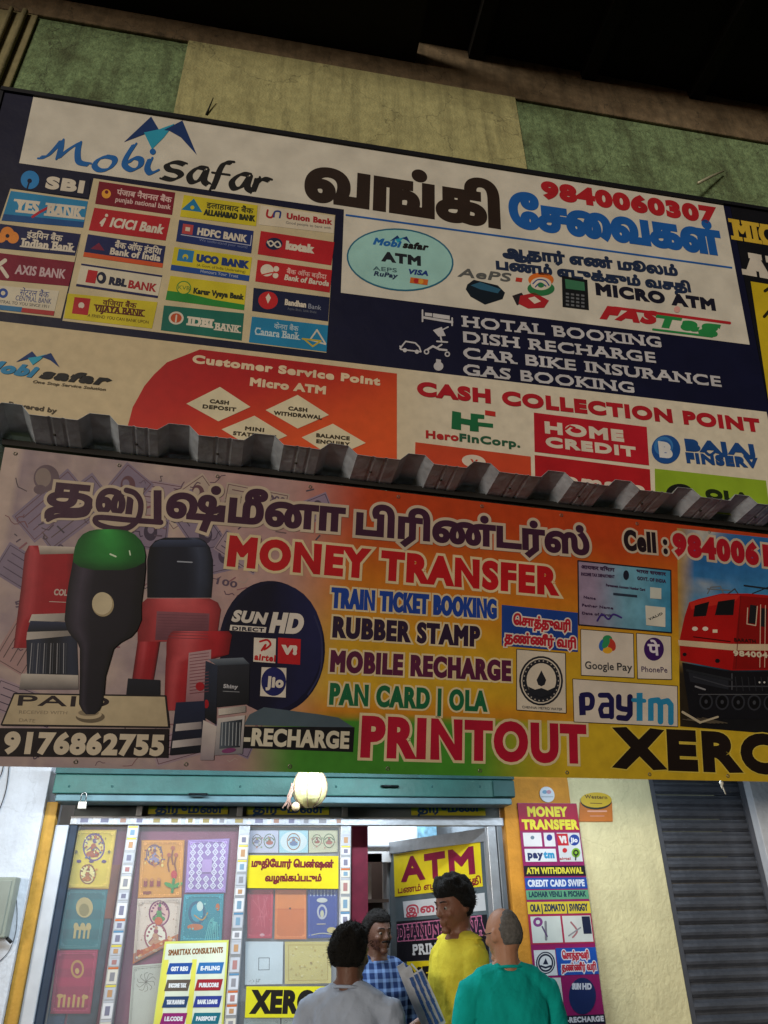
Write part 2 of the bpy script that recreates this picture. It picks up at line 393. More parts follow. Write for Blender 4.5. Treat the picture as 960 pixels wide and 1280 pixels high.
MB().box(-9, xs, 1.2, UWY-.037, zs1, zs1+.2, darkc).build('balcony_slab', B)
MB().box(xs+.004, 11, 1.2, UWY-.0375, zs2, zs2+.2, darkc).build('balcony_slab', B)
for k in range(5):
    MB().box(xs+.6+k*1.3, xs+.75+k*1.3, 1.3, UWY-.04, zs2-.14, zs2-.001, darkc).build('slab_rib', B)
xp = X(34, 60, UWY)
c1 = mat('8c8460', rough=.85, var=.2, scale=8, bump=.3, stain=.4)
MB().box(xp-2.6, xp-.0, UWY-.03, UWY-.0012, zb, zt-.003, c1, .01).build('corner_pilaster', B)
for k, (w, d) in enumerate(((.032, .15), (.026, .135))):
    x0 = xp-.1-k*.12; MB().tube([(x0, UWY-.06, zb+.02), (x0, UWY-.06, zt-.02)], w*.8, c1, 10).build('drain_pipe', B)
# overhang over the shop and lower walls
MB().box(-9, 11, UWY+.302, 5.9, 3.2, 3.4, mat('8b8676', rough=.9, stain=.4)).build('floor_slab', B)
xw = X(40, 1115)
MB().box(-9, xw, 5.38, 5.9, .13, 3.198, whitew, .004).build('left_wall', B)
xo0, xo1 = X(641, 1100), X(722, 1010)+.0
MB().box(X(627, 1010), X(700, 1170)+.18, 5.44, 5.9, .13, 3.197, orangep, .006).build('orange_pillar', B)
pil0, pil1 = X(627, 1010), X(700, 1170)+.18
xs0 = X(835, 1125)
MB().box(pil1+.002, xs0, 5.47, 5.9, .13, 3.196, cream, .004).build('cream_wall', B)
xs1 = X(937, 980, 5.4)
MB().box(xs1, 11, 5.40, 5.9, .13, 3.195, whitew, .004).build('right_wall', B)
MB().box(xs0+.002, xs1-.002, 5.47, 5.9, 2.75, 3.194, cream).build('lintel', B)
# room behind the glass
rose = mat('9a2440', rough=.7, var=.15); dk = mat('3a3030', rough=.8, var=.2)
MB().box(xw, pil0, 8.0, 8.1, .13, 3.15, mat('b8aca4', rough=.8)).build('back_wall', B)
MB().box(xw-.1, xw-.001, 5.91, 8.1, .13, 3.15, mat('a09a94')).build('side_wall', B)
MB().box(pil0+.001, pil0+.1, 5.91, 8.1, .13, 3.15, mat('8f9aa4')).build('side_wall', B)
MB().box(xw, pil0, 5.91, 8.1, .131, .14, mat('7d746a', rough=.4)).build('shop_floor', B)
MB().box(xw, pil0, 5.91, 8.1, 2.95, 3.1, mat('c9c6bd')).build('ceiling', B)
# road-side shutter on the right
SH = root('rolling_shutter', ((xs0+xs1)/2, 5.52, .13), 'closed dark grey rolling shutter with horizontal slats right of the cream wall', 'shutter')
msl = mat('5b5f68', rough=.42, metal=.25, var=.4, scale=7, bump=.25, bscale=30, stain=.45)
pitch = .088; x0, x1 = xs0+.004, xs1-.004
sl = MB(); prof = [(0, 0), (-.006, .006), (-.027, .02), (-.034, .038), (-.027, .056), (-.006, .07), (0, .076), (0.003, .0855), (.006, .0855), (.006, 0)]
n = len(prof)
sl.add([(x0, 5.52+a, .13+b) for a, b in prof]+[(x1, 5.52+a, .13+b) for a, b in prof], [[i, (i+1) % n, n+(i+1) % n, n+i] for i in range(n)]+[list(range(n-1, -1, -1)), list(range(n, 2*n))], msl)
s0 = sl.build('slat', SH)
for k in range(1, 29):
    c = s0.copy(); COL.objects.link(c); c.parent = SH; c.location = (0, random.uniform(-.0015, .0015), k*pitch+random.uniform(-.0012, .0012)); c.rotation_euler = (0, random.uniform(-.0007, .0007), 0)
for x_ in (xs0+.02, xs1-.02): MB().box(x_-.018, x_+.018, 5.475, 5.493, .13, 2.74, mat('5d6068', rough=.5, metal=.4)).build('guide_rail', SH)

# ================================================================== teal shutter housing over the glass front
HY = 5.2
HP = vplane(HY)
xh0, xh1 = X(66, 985, HY), X(642, 975, HY)
teal = mat('2a5750', rough=.55, var=.25, scale=6, bump=.2, bscale=25, stain=.35)
tdk = mat('1f4a48', rough=.6, var=.2, stain=.3)
zh0, zh1 = Z(330, 1003, HY), Z(330, 971, HY)
HS = root('shutter_housing', ((xh0+xh1)/2, HY, zh0), 'long teal painted rolling shutter box above the glass shop front', 'shutter box')
MB().box(xh0, xh1, HY, 5.435, zh0+.045, zh1, teal, .006).build('housing', HS)
MB().box(xh0+.02, xh1-.02, HY+.02, 5.43, zh0, zh0+.043, mat('4f6a70', rough=.5, metal=.3, var=.2, stain=.3), .006).build('bottom_rail', HS)
MB().box(xh0, xh1, HY-.02, 5.434, zh1+.002, zh1+.05, tdk, .004).build('top_flange', HS)
for px_, py_ in ((248, 991), (487, 981)):
    p = HP.P(px_, py_)
    MB().tube([p+Vector((-.06, 0, -.01)), p+Vector((-.055, -.03, -.012)), p+Vector((.055, -.03, -.012)), p+Vector((.06, 0, -.01))], .007, mat('151a1c', rough=.4, metal=.6), 8).build('handle', HS)
for px_ in (86, 140, 300, 420, 540, 600):
    p = HP.P(px_, 985); mb = MB(); mb.ell(p+Vector((0, 0, .01)), .008, .006, .008, tdk, 8, 5); mb.build('rivet', HS)
MB().box(xh1-.16, xh1-.002, HY-.012, HY-.001, zh0+.05, zh1-.005, tdk, .003).build('end_plate', HS)
p = HP.P(104, 1005); brass = mat('d8d4c8', rough=.3, metal=.5, var=.1)
PD = root('padlock', p+Vector((0, -.02, -.03)), 'small bright padlock hanging from the left end of the teal shutter box', 'padlock')
MB().box(p.x-.026, p.x+.026, HY-.032, HY-.012, p.z-.032, p.z+.012, brass, .005).build('lock_body', PD)
MB().tube([(p.x-.016, HY-.022, p.z+.01)]+[(p.x-.016*math.cos(math.pi*k/6), HY-.022, p.z+.05+.016*math.sin(math.pi*k/6)) for k in range(7)]+[(p.x+.016, HY-.022, p.z+.01)], .0035, mat('9a9a98', rough=.25, metal=.9), 8).build('shackle', PD)

# gourd that hangs in front of the housing to ward off the evil eye
gp = vplane(4.85).P(387, 984)
GD = root('hanging_gourd', gp, 'pale ash gourd hung on cords in front of the teal shutter box', 'gourd')
mb = MB()
def gf(p):
    n_ = noise.noise(p*30)*.004; a = math.atan2(p.y, p.x); k = 1+.03*math.cos(a*9); return Vector((p.x*k, p.y*k, p.z))*(1+n_*4)
mb.ell(gp, .108, .108, .122, mat('c6c088', rough=.5, var=.2, scale=30, bump=.3, bscale=60), 36, 18, fn=gf); gb = mb.build('gourd_body', GD)
mb = MB(); rope = mat('6e5648', rough=.95, var=.4, scale=60)
for k in range(7):
    a = 2*math.pi*k/7; mb.tube([gp+Vector((.114*math.cos(a)*math.sin(t), .114*math.sin(a)*math.sin(t), .127*math.cos(t))) for t in [q*.35 for q in range(9)]], .0026, rope, 6)
mb.tube([gp+Vector((0, 0, .12)), gp+Vector((.004, 0, .2)), gp+Vector((0, 0, .42))], .004, rope, 6); mb.build('net_cord', GD)
mb = MB()
for k in range(9):
    a = random.uniform(-1, 1); q0 = gp+Vector((-.09, -.04, -.01)); mb.tube([q0+Vector((random.uniform(-.03, .01), random.uniform(-.02, .02), random.uniform(0, .03))), q0+Vector((-.03+random.uniform(-.02, .02), 0, -.05)), q0+Vector((-.05+random.uniform(-.03, .04), random.uniform(-.02, .02), -.1+random.uniform(-.03, .02)))], .004, mat('8d6f62', rough=.9, var=.4, scale=50), 6)
mb.build('dried_fibre', GD)
mb = MB(); mb.ell(gp+Vector((-.085, -.04, -.12)), .026, .026, .027, mat('b7a27a', rough=.7, var=.3, scale=40), 12, 8); mb.build('dried_lime', GD)

# ================================================================== corrugated awning
TL = BN.at(6, 553); TR = BN.at(960, 661)
u0, u1 = BN.at(6, 559)[0], BN.at(960, 820)[0]+1.0
def vtop(u): return TL[1]+(TR[1]-TL[1])*(u-TL[0])/(TR[0]-TL[0])
galv = mat('c4ced8', rough=.42, metal=.04, var=.3, scale=11, bump=.3, bscale=18, spec=.5, stain=.25)
outd = Vector((-BN.X.y, BN.X.x, 0)); outd = -outd if outd.y > 0 else outd
ridge_px = [(-88, 492), (17, 501), (126, 516), (225, 532), (332, 542), (425, 553), (522, 567), (604, 578), (697, 591), (780, 601), (857, 609), (928, 617), (996, 626), (1064, 634)]
# free edge height/position follow from the ridges; sheet level, 0.36 m beyond the banner
OUT = .25; RH = .056
epl = Plane(BN.w((0, vtop(0)))+outd*OUT, BN.X, (0, 0, 1))
rdg = [epl.at(*p) for p in ridge_px]; aw_u = [r[0] for r in rdg]
n_ = len(rdg); mu = sum(r[0] for r in rdg)/n_; mz = sum(r[1] for r in rdg)/n_; sl_ = sum((r[0]-mu)*(r[1]-mz) for r in rdg)/sum((r[0]-mu)**2 for r in rdg)
def zedge(u): return epl.O.z+mz+sl_*(u-mu)-RH
AW = root('corrugated_awning', BN.w((1, vtop(1)), -.05), 'galvanised corrugated metal awning sheet projecting between the two signboards', 'awning')
pr = []
for i in range(n_):
    c = aw_u[i]; gap = (aw_u[min(i+1, n_-1)]-aw_u[max(i-1, 0)])/(2 if 0 < i < n_-1 else 1); k = gap*random.uniform(.96, 1.04)
    pr += [(c-.25*k, 0), (c-.13*k, 1), (c+.11*k, 1), (c+.23*k, 0)]
    if i < n_-1: g2 = aw_u[i+1]-c; pr += [(c+.40*g2, .0), (c+.43*g2, .09), (c+.46*g2, 0), (c+.56*g2, 0), (c+.59*g2, .09), (c+.62*g2, 0)]
steps = [-.35, -.2, -.08, 0.02, .06, .10, .18, OUT-.008, OUT]
vs = []; fs = []
for k, o_ in enumerate(steps):
    for j, (u, h) in enumerate(pr):
        t = max(0, o_)/OUT; zb_ = BN.w((u, vtop(u))).z+.012; ze = zedge(u); p = BN.w((u, vtop(u)))+outd*o_
        jit = noise.noise(Vector((u*2.3, o_*6, 0)))*.007
        edge_d = (.004*noise.noise(Vector((u*9, 1, 2)))-.003) if k == len(steps)-1 else 0
        vs.append(Vector((p.x, p.y, zb_*(1-t)+ze*t+h*RH+jit*t+edge_d+(.03*-o_ if o_ < 0 else 0))))
m_ = len(pr)
for k in range(len(steps)-1):
    fs += [(k*m_+j, k*m_+j+1, (k+1)*m_+j+1, (k+1)*m_+j) for j in range(m_-1)]
mb = MB(); mb.add(vs, fs, galv); o = mb.build('corrugated_sheet', AW)
so_ = o.modifiers.new('t', 'SOLIDIFY'); so_.thickness = .0015; so_.offset = 1
a = BN.w((u0-.3, vtop(u0-.3)))-Vector((0, -.02, .035)); b = BN.w((u1, vtop(u1)))-Vector((0, -.02, .035))
q_ = MB(); P4_ = [(u0-.02, vtop(u0)-.012), (u1, vtop(u1)-.012), (u1, vtop(u1)+.022), (u0-.02, vtop(u0)+.022)]
q_.hexa([BN.w(p, -.001) for p in P4_], [BN.w(p, -.05) for p in P4_], mat('2c2a28', rough=.7, metal=.3)).build('fixing_batten', AW)
for k in range(6):
    u = u0+.4+k*1.0; p = BN.w((u, vtop(u)))
    MB().tube([p+Vector((0, .03, -.05)), Vector((p.x, 4.24, p.z-.02))], .016, mat('2c2a28', rough=.6, metal=.5), 8).build('support_bracket', AW)
# tube lights behind the foot of the banner, lighting the shop front
for i, (x_, ln, en) in enumerate(((X(110, 1000, 4.5), 1.2, 22), (X(430, 1000, 4.5), 1.2, 31), (X(800, 1000, 4.5), 1.2, 13))):
    ty, tz = 4.50, 2.50
    T = root('tube_light', (x_, ty, tz), ('white tube light behind the banner above the left wall', 'white tube light behind the banner above the door', 'white tube light behind the banner near the grey shutter')[i], 'tube light', 'tube lights behind the banner')
    MB().box(x_-ln/2, x_+ln/2, ty-.03, ty+.03, tz, tz+.05, mat('dddddd'), .004).build('batten', T)
    MB().tube([(x_-ln/2+.03, ty+.01, tz-.02), (x_+ln/2-.03, ty+.01, tz-.02)], .014, emat((.8, .9, 1), 9), 10).build('tube', T)
    ld = bpy.data.lights.new('tube_glow', 'AREA'); ld.shape = 'RECTANGLE'; ld.size = ln; ld.size_y = .05; ld.energy = en; ld.color = (.78, .9, 1)
    lo_ = bpy.data.objects.new('tube_glow', ld); COL.objects.link(lo_); lo_.location = (0, 0, -.05); lo_.parent = T; lo_.rotation_euler = (R(32), 0, 0)

for k, u_ in enumerate(aw_u[:-1]):
    c_ = (aw_u[k+1]+u_)/2-.02; p = BN.w((c_, vtop(c_)))+outd*.10; t_ = .5; z_ = (BN.w((c_, vtop(c_))).z+.012)*(1-t_)+zedge(c_)*t_
    MB().ell((p.x, p.y, z_-.004), .009, .009, .007, mat('4a4640', rough=.5, metal=.6), 8, 5).build('roofing_screw', AW)
# stick and nail on the wall above the board
a = UWP.P(862, 246, .16); b = UWP.P(901, 219, .05)
MB().tube([a, a.lerp(b, .5)+Vector((0, 0, .006)), b], [.016, .014, .009], mat('b9b59c', rough=.5, metal=.3, var=.2), 8).build('loose_rod', label='pale metal rod sticking out above the right end of the upper signboard', cat='rod')
a = UWP.P(258, 150, .05); b = UWP.P(267, 134, .09); MB().tube([a, b], [.01, .004], mat('1c2018', rough=.6), 6).build('wall_nail', label='dark nail in the wall above the blue mountain logo', cat='nail')

# ================================================================== upper signboard
NAVY = '101230'; WHT = 'd6d1c4'; BLUE = '1f5fae'
vb = .30
def strip(pl, u0, u1, v0, v1, l0, l1, m, bev=0):     # a box lying on a plane
    q = MB(); P = [(u0, v0), (u1, v0), (u1, v1), (u0, v1)]
    return q.hexa([pl.w(p, l1) for p in P], [pl.w(p, l0) for p in P], m)
uL = BD.at(6, 112)[0]; uR = (BD.at(909, 260)[0]+BD.at(950, 431)[0])/2; vT = (BD.at(6, 112)[1]+BD.at(909, 260)[1])/2
SB = root('bank_services_signboard', BD.w(((uL+uR)/2, vb)), 'big navy and white bank services signboard with rows of bank logos above the metal awning', 'signboard')
strip(BD, uL, uR, vb, vT, -.05, 0, ink(NAVY)).build('panel', SB)
fr = mat('1b1c22', rough=.5, metal=.3)
strip(BD, uL-.02, uR+.0, vT+.001, vT+.035, -.06, .02, fr).build('frame', SB)
strip(BD, uL-.035, uL-.001, vb, vT, -.06, .012, fr).build('frame', SB)
for k in range(4):
    u = uL+.5+k*1.45; p = BD.w((u, vT-.25), -.06); MB().tube([p, Vector((p.x, UWY-.002, p.z-.1))], .015, fr, 6).build('support_bracket', SB)
A = Art(BD)
A.new(.001).q(WHT, (42, 120), (904, 257), (937, 431), (426, 366), (430, 262), (24, 204))
A.part('white_print', SB)
def mountains(A, f, c=('17366f', '2b9fc0', '17366f')):
    A.q(c[0], *[f(*p) for p in ((155, 178), (189, 146), (199, 163), (184, 167))])
    A.q(c[1], *[f(*p) for p in ((180, 166), (199, 162), (218, 155), (205, 172), (190, 187))])
    A.q(c[2], *[f(*p) for p in ((205, 163), (228, 151), (246, 194), (226, 172), (212, 164))])
def mobi(A, t0, s1, s2, h, full=True):
    pass
A.new(.003); mountains(A, lambda x, y: (x, y)); A.part('mountain_logo', SB)
# brush lettering of the logo
A.new(.003); NB_ = (2.6, -1.3)
A.l('1f66b0', [(50, 197), (58, 196), (67, 188), (77, 176)], 2.2, sm=True, nib=NB_).l('1f66b0', [(77, 176), (76, 186), (73, 198)], 2.6, sm=True, nib=NB_).l('1f66b0', [(73, 198), (86, 187), (99, 179)], 2.2, sm=True, nib=NB_).l('1f66b0', [(99, 179), (97, 192), (99, 203), (111, 206)], 2.6, sm=True, nib=NB_)
A.l('1f66b0', [(134, 196), (124, 199), (118, 207), (124, 213), (135, 212), (143, 204), (142, 198), (132, 196)], 2.2, sm=True, nib=NB_)
A.l('1f66b0', [(168, 181), (158, 197), (156, 207), (165, 213), (175, 208), (176, 200), (168, 198), (160, 204)], 2.4, sm=True, nib=NB_)
A.l('1f66b0', [(188, 199), (184, 210), (188, 217), (196, 214)], 2.6, sm=True, nib=NB_).e('1f66b0', 191, 190, 3.8)
A.part('lettering', SB, label='blue brush lettering Mobi')
A.new(.003)
BK = '1b1a1c'; NB_ = (2.8, -1.2)
A.l(BK, [(231, 206), (220, 203), (209, 206), (211, 212), (222, 215), (226, 220), (216, 225), (203, 222)], 2.4, sm=True, nib=NB_)
A.l(BK, [(257, 211), (247, 210), (237, 219), (240, 228), (250, 225), (258, 213), (255, 226), (260, 231)], 2.6, sm=True, nib=NB_)
A.l(BK, [(290, 204), (281, 204), (275, 212), (270, 226), (265, 237)], 2.8, sm=True, nib=NB_).l(BK, [(265, 216), (287, 219)], 2.6)
A.l(BK, [(311, 219), (301, 218), (290, 227), (293, 236), (303, 233), (312, 221), (309, 234), (314, 239)], 2.6, sm=True, nib=NB_)
A.l(BK, [(322, 223), (320, 230), (316, 240)], 2.8, nib=NB_).l(BK, [(319, 231), (328, 224), (337, 226)], 2.6, sm=True, nib=NB_)
A.part('lettering', SB, label='black brush lettering safar')
A.new(.003).t('வங்கி', 379, 250, 626, 287, 45, '2e211a', wt=.085, ref='வ'); A.part('lettering', SB, label='large dark brown Tamil lettering')
A.new(.003).t('ேசைவகள்', 637, 284, 905, 321, 33, BLUE, wt=.09, ref='வ'); A.part('lettering', SB, label='blue Tamil lettering')
A.new(.003).t('9840060307', 677, 248, 897, 281, 21.5, 'b3242c', wt=.10); A.part('lettering', SB, label='red telephone number')
A.new(.003).l(BLUE, [(432, 269), (915, 335)], 2.2, cap=False); A.part('dividing_line', SB)
# --- bank tiles
gut = 'cdbf9c'
A.new(.001).q(gut, (117, 223), (419, 269), (408, 441), (78, 401)).q(gut, (13, 236), (112, 250), (76, 398), (-14, 388), (-12, 310)); A.part('tile_backing', SB)
def tile(q, bgc, fn, label):
    A.new(.003); A.slab(bgc, *q, th=.0015)
    (x0, y0), (x1, y1), (x2, y2), (x3, y3) = q
    def f(a, b):
        xa, ya = x0+(x1-x0)*a, y0+(y1-y0)*a; xb, yb = x3+(x2-x3)*a, y3+(y2-y3)*a; return (xa+(xb-xa)*b, ya+(yb-ya)*b)
    H = math.hypot(x3-x0, y3-y0)
    def T(s, a0, a1, b, h, col, **k): p, r = f(a0, b), f(a1, b); A.t(s, p[0], p[1], r[0], r[1], h*H, col, **k)
    def Q(col, a0, b0, a1, b1): A.q(col, f(a0, b0), f(a1, b0), f(a1, b1), f(a0, b1))
    def E(col, a, b, rx, ry=None): p = f(a, b); A.e(col, p[0], p[1], rx*H, (ry or rx)*H)
    fn(T, Q, E, f); A.part('bank_tile', SB, label=label)
W_ = 'd8cfbf'
def _(T, Q, E, f):
    T('SBI', .42, .92, .80, .55, W_, wt=.09); E('2a7fc0', .2, .5, .4); E(NAVY, .2, .55, .1); A.l(NAVY, [f(.2, .55), f(.2, .95)], 2)
tile(((24, 209), (113, 224), (111, 248), (14, 236)), NAVY, _, 'navy tile with white letters SBI')
def _(T, Q, E, f):
    Q('1a4f8c', 0, .78, 1, 1); T('YES', .12, .42, .68, .42, W_, wt=.06, serif=True); A.l('b8263a', [f(.36, .78), f(.42, .62), f(.58, .28)], 3.2); T('BANK', .52, .97, .70, .42, W_, wt=.06, serif=True)
tile(((13.7, 239), (110, 252), (104, 285), (2, 276)), '2a86b8', _, 'light blue tile with white letters YES BANK')
def _(T, Q, E, f):
    E('e08a3a', .12, .36, .27); E('e08a3a', .2, .5, .24); E('e08a3a', .06, .56, .2); E(NAVY, .13, .46, .08)
    T('इंडियन बैंक', .36, .8, .44, .26, W_, wt=.03); T('Indian Bank', .33, .97, .86, .36, W_, wt=.05, serif=True)
tile(((0, 280), (101, 293), (94, 320), (-8, 310)), '1a1f4e', _, 'navy tile with orange emblem and letters Indian Bank')
def _(T, Q, E, f):
    A.l(W_, [f(-.02, .75), f(.14, .25)], 5); A.l(W_, [f(.12, .55), f(.22, .85)], 4.5); T('AXIS BANK', .3, .93, .72, .34, 'c9aeb4', wt=.04)
tile(((-5, 316), (93.5, 328), (86, 358), (-14, 349)), '7e1230', _, 'maroon tile with letters AXIS BANK')
def _(T, Q, E, f):
    E('23489a', .14, .3, .2); E('d5cdb8', .14, .3, .09); T('सेंट्रल बैंक', .4, .86, .32, .25, '2a3f86'); T('CENTRAL BANK', .36, .92, .54, .2, '2a3f86'); T('CENTRAL TO YOU SINCE 1911', .02, .9, .72, .12, '5a5a60')
    Q('3a78a8', 0, .80, .5, 1); Q('b23a3a', .5, .82, 1, 1)
tile(((-4, 357), (74, 364), (67, 395), (-14, 386)), 'd5cdb8', _, 'white tile with small blue letters and a blue and red foot')
def _(T, Q, E, f):
    E('e8a53a', .12, .5, .2); E('6e1028', .12, .42, .08); T('पंजाब नैशनल बैंक', .25, .97, .48, .26, 'd6b8b4', wt=.03); T('punjab national bank', .25, .97, .78, .22, 'd6b8b4', wt=.03)
tile(((124, 227), (219, 241), (215, 269), (119, 255)), '7a1428', _, 'dark red tile with small Hindi lettering and gold emblem')
def _(T, Q, E, f):
    A.l(W_, [f(.13, .62), f(.17, .42), f(.15, .72)], 3); E(W_, .18, .26, .07); T('ICICI Bank', .25, .95, .74, .42, W_, wt=.05, sh=.2)
tile(((118, 260), (213, 273), (207, 301), (111, 288)), 'b3202a', _, 'red tile with white slanted letters ICICI Bank')
def _(T, Q, E, f):
    Q('d0562a', 0, .80, 1, 1); A.q('7a2040', *[f(*p) for p in ((.16, .3), (.25, .62), (.07, .62))]); T('बैंक ऑफ इंडिया', .36, .96, .42, .28, W_, wt=.03); T('Bank of India', .32, .96, .74, .3, W_, wt=.05)
tile(((110, 293), (207, 308), (203, 335), (104, 321)), '1b2358', _, 'navy tile with an orange foot and letters Bank of India')
def _(T, Q, E, f):
    Q('1b1f52', 0, .02, 1, .1); Q('1b1f52', 0, .9, 1, 1); Q('b3242c', .1, .24, .22, .78); E('1b1f3c', .28, .5, .2, .25); E('d5cdb8', .27, .5, .09, .12)
    T('RBL', .38, .6, .74, .34, '1b1f3c', wt=.08); T('BANK', .62, .96, .76, .34, 'a8242c', wt=.05)
tile(((102, 329), (203, 344), (197, 373), (95, 358)), 'd5cdb8', _, 'white tile between two navy lines with letters RBL BANK')
def _(T, Q, E, f):
    Q('b3242c', .08, .12, .26, .78); E('d8cfbf', .17, .42, .12); E('b3242c', .17, .56, .05); T('विजया बैंक', .4, .78, .32, .22, '5a2018', wt=.03); T('VIJAYA BANK', .32, .88, .6, .28, '5a2018', wt=.05, serif=True); T('A FRIEND YOU CAN BANK UPON', .26, .95, .84, .12, '5a4018')
tile(((85, 367), (197, 378), (190, 411), (80, 398)), 'cfc02c', _, 'yellow tile with red square emblem and letters VIJAYA BANK')
def _(T, Q, E, f):
    A.q('1f78a8', *[f(*p) for p in ((.14, .1), (.28, .68), (.0, .68))]); E('cfc02c', .14, .52, .09); T('इलाहाबाद बैंक', .32, .95, .44, .26, '2a3020', wt=.03); T('ALLAHABAD BANK', .3, .98, .80, .28, '2a3020', wt=.08)
tile(((230, 244), (322, 257), (320, 283), (225, 271)), 'd0c22a', _, 'yellow tile with blue triangle and letters ALLAHABAD BANK')
def _(T, Q, E, f):
    Q('b8484a', .06, .15, .2, .6); Q('d8cfbf', .1, .28, .16, .46); A.l('b8bcd0', [f(.05, .66), f(.98, .66), f(.98, .2)], 1, cap=False); T('HDFC BANK', .26, .92, .56, .34, W_, wt=.06); T('We understand your world', .3, .94, .82, .12, '7a86b0')
tile(((224, 275), (317, 289), (314, 317), (220, 302)), '1c2f6c', _, 'dark blue tile with letters HDFC BANK in a thin frame')
def _(T, Q, E, f):
    Q('1f4a94', 0, .76, 1, 1); Q('2a7fb8', .06, .06, .26, .56); E('d0c22a', .16, .36, .12); E('2a7fb8', .16, .42, .07); T('UCO BANK', .3, .97, .5, .34, '1f3a7a', wt=.1); T('(A Govt. of India Undertaking)', .32, .94, .68, .11, '5a5a30'); T('Honours Your Trust', .38, .86, .92, .13, 'c0c8d8')
tile(((218, 309), (315, 322), (311, 352), (213, 338)), 'd0c22a', _, 'yellow tile with blue foot and letters UCO BANK')
def _(T, Q, E, f):
    A.q('2a8a3a', *[f(*p) for p in ((0, .62), (.25, .62), (.6, .74), (1, .78), (1, 1), (0, 1))]); E('3a8a3a', .2, .42, .3, .28); E('d8ca3a', .2, .42, .26, .24); T('KVB', .13, .28, .5, .16, '3a7a3a'); T('Karur Vysya Bank', .33, .98, .60, .24, '2a3020', wt=.07)
tile(((213, 345), (308, 357), (305, 388), (207, 375)), 'd0c22a', _, 'yellow tile with green foot and letters Karur Vysya Bank')
def _(T, Q, E, f):
    E('d8cfbf', .17, .45, .3, .26); E('c0542a', .17, .45, .22, .19); A.l(W_, [f(.17, .35), f(.17, .6)], 2); T('IDBI', .32, .62, .68, .36, W_, wt=.08, serif=True); T('BANK', .66, .97, .74, .3, W_, wt=.05, serif=True)
tile(((205, 382), (305, 392), (302, 426), (201, 413)), '176a5c', _, 'teal tile with letters IDBI BANK')
def _(T, Q, E, f):
    A.l('a8202c', [f(.1, .2), f(.1, .5), f(.16, .55), f(.19, .3)], 2.6, sm=True); A.l('2a3f86', [f(.19, .5), f(.2, .22), f(.27, .2), f(.27, .5)], 2.2, sm=True); T('Union Bank', .36, .97, .52, .32, 'a8202c', wt=.07); T('Good people to bank with', .36, .96, .78, .13, '5a5a60')
tile(((326, 257), (418, 271), (417, 292), (323, 281)), 'd8cdb8', _, 'cream tile with red letters Union Bank')
def _(T, Q, E, f):
    E('1c2348', .2, .46, .36, .26); A.l(W_, [f(.11, .4), f(.16, .58), f(.24, .34), f(.29, .5), f(.24, .58), f(.16, .36), f(.11, .46)], 1.8, sm=True); T('kotak', .36, .74, .62, .38, W_, wt=.09)
tile(((326, 289), (418, 303), (414, 332), (322, 318)), 'b8202a', _, 'red tile with white letters kotak')
def _(T, Q, E, f):
    E('d8cfbf', .14, .42, .3, .28); E('d8cfbf', .26, .3, .13); E('d8cfbf', .26, .6, .13); A.l('c0302a', [f(.05, .7), f(.2, .5), f(.3, .45)], 1.5); T('बैंक ऑफ बड़ौदा', .4, .94, .44, .22, 'e0b0a8', wt=.03); T('Bank of Baroda', .38, .98, .74, .26, W_, wt=.05, sh=.15)
tile(((322, 325), (415, 338), (412, 366), (319, 352)), 'b8242a', _, 'red tile with letters Bank of Baroda')
def _(T, Q, E, f):
    E('c0242a', .2, .46, .42, .38); A.q(W_, *[f(*p) for p in ((.2, .16), (.235, .34), (.2, .6), (.165, .34))]); T('Bandhan', .42, .7, .56, .26, W_, wt=.05); T('Bank', .73, .9, .57, .2, '9aa0b0'); T('Aapka Bhala, Sabki Bhalai', .46, .84, .74, .1, '6a7080')
tile(((317, 360), (412, 372), (410, 402), (315, 389)), '141c40', _, 'dark navy tile with red flame emblem and small letters Bandhan')
def _(T, Q, E, f):
    A.l(W_, [f(.98, .7), f(.86, .22), f(.78, .62), f(.98, .72)], 2); A.l('c8b23a', [f(.68, .62), f(.92, .62), f(.82, .86), f(.7, .62)], 2); T('केनरा बैंक', .3, .62, .36, .2, 'b8d0dc', wt=.02); T('Canara Bank', .06, .64, .68, .28, 'c4d8e0', wt=.03, serif=True)
tile(((315, 396), (410, 407), (408, 440), (311, 428)), '2084b4', _, 'sky blue tile with triangle emblem and letters Canara Bank')
# --- service point with card reader
A.new(.003); A.e('2a6a86', 500, 325, 67, 39, rot=5, n=40).e('9fd0cc', 500, 325, 65, 37, rot=5, n=40)
mountains(A, lambda x, y: (500+(x-200)*.30, 299+(y-165)*.24))
A.t('Mobi', 466, 306, 502, 310.5, 9, '1f66b0', wt=.08, sh=.3).t('safar', 503, 310.5, 536, 314, 9, BK, wt=.08, sh=.3)
A.t('ATM', 477, 327, 526, 333, 12.5, '20242c', wt=.09).t('AEPS', 466, 338, 496, 341, 5, '4a6a72', wt=.03).t('VISA', 511, 343, 535, 345.5, 6.5, '1f3a86', wt=.08, sh=.25)
A.t('RuPay', 467, 345, 497, 348.5, 6, '2a3a5a', wt=.06, sh=.2).q('d06a2a', (513, 347), (535, 350), (534, 357), (512, 354)).e('b82a2a', 520, 351.5, 3.2).e('e0a03a', 526, 352.3, 3.2)
A.part('round_card_logo', SB)
A.new(.003).t('ஆதார் எண் மூலம்', 628, 321, 848, 346, 11.5, '22304e', wt=.1, ref='வ').part('lettering', SB); A.new(.003).t('பணம் எடுக்கும் வசதி', 620, 337, 864, 366, 11, '22304e', wt=.1, ref='வ'); A.part('lettering', SB)
A.new(.003).t('AePS', 572, 346, 640, 353, 11, '5e6060', wt=.05, sh=.2).q('c0392b', (645, 347), (653, 348), (652, 353), (644, 352))
A.q('101c28', (584, 356), (592, 350), (622, 357), (631, 366), (628, 374), (606, 381), (588, 371), (582, 362)).q('2f5f7c', (588, 357), (600, 353), (626, 362), (622, 367), (600, 362))
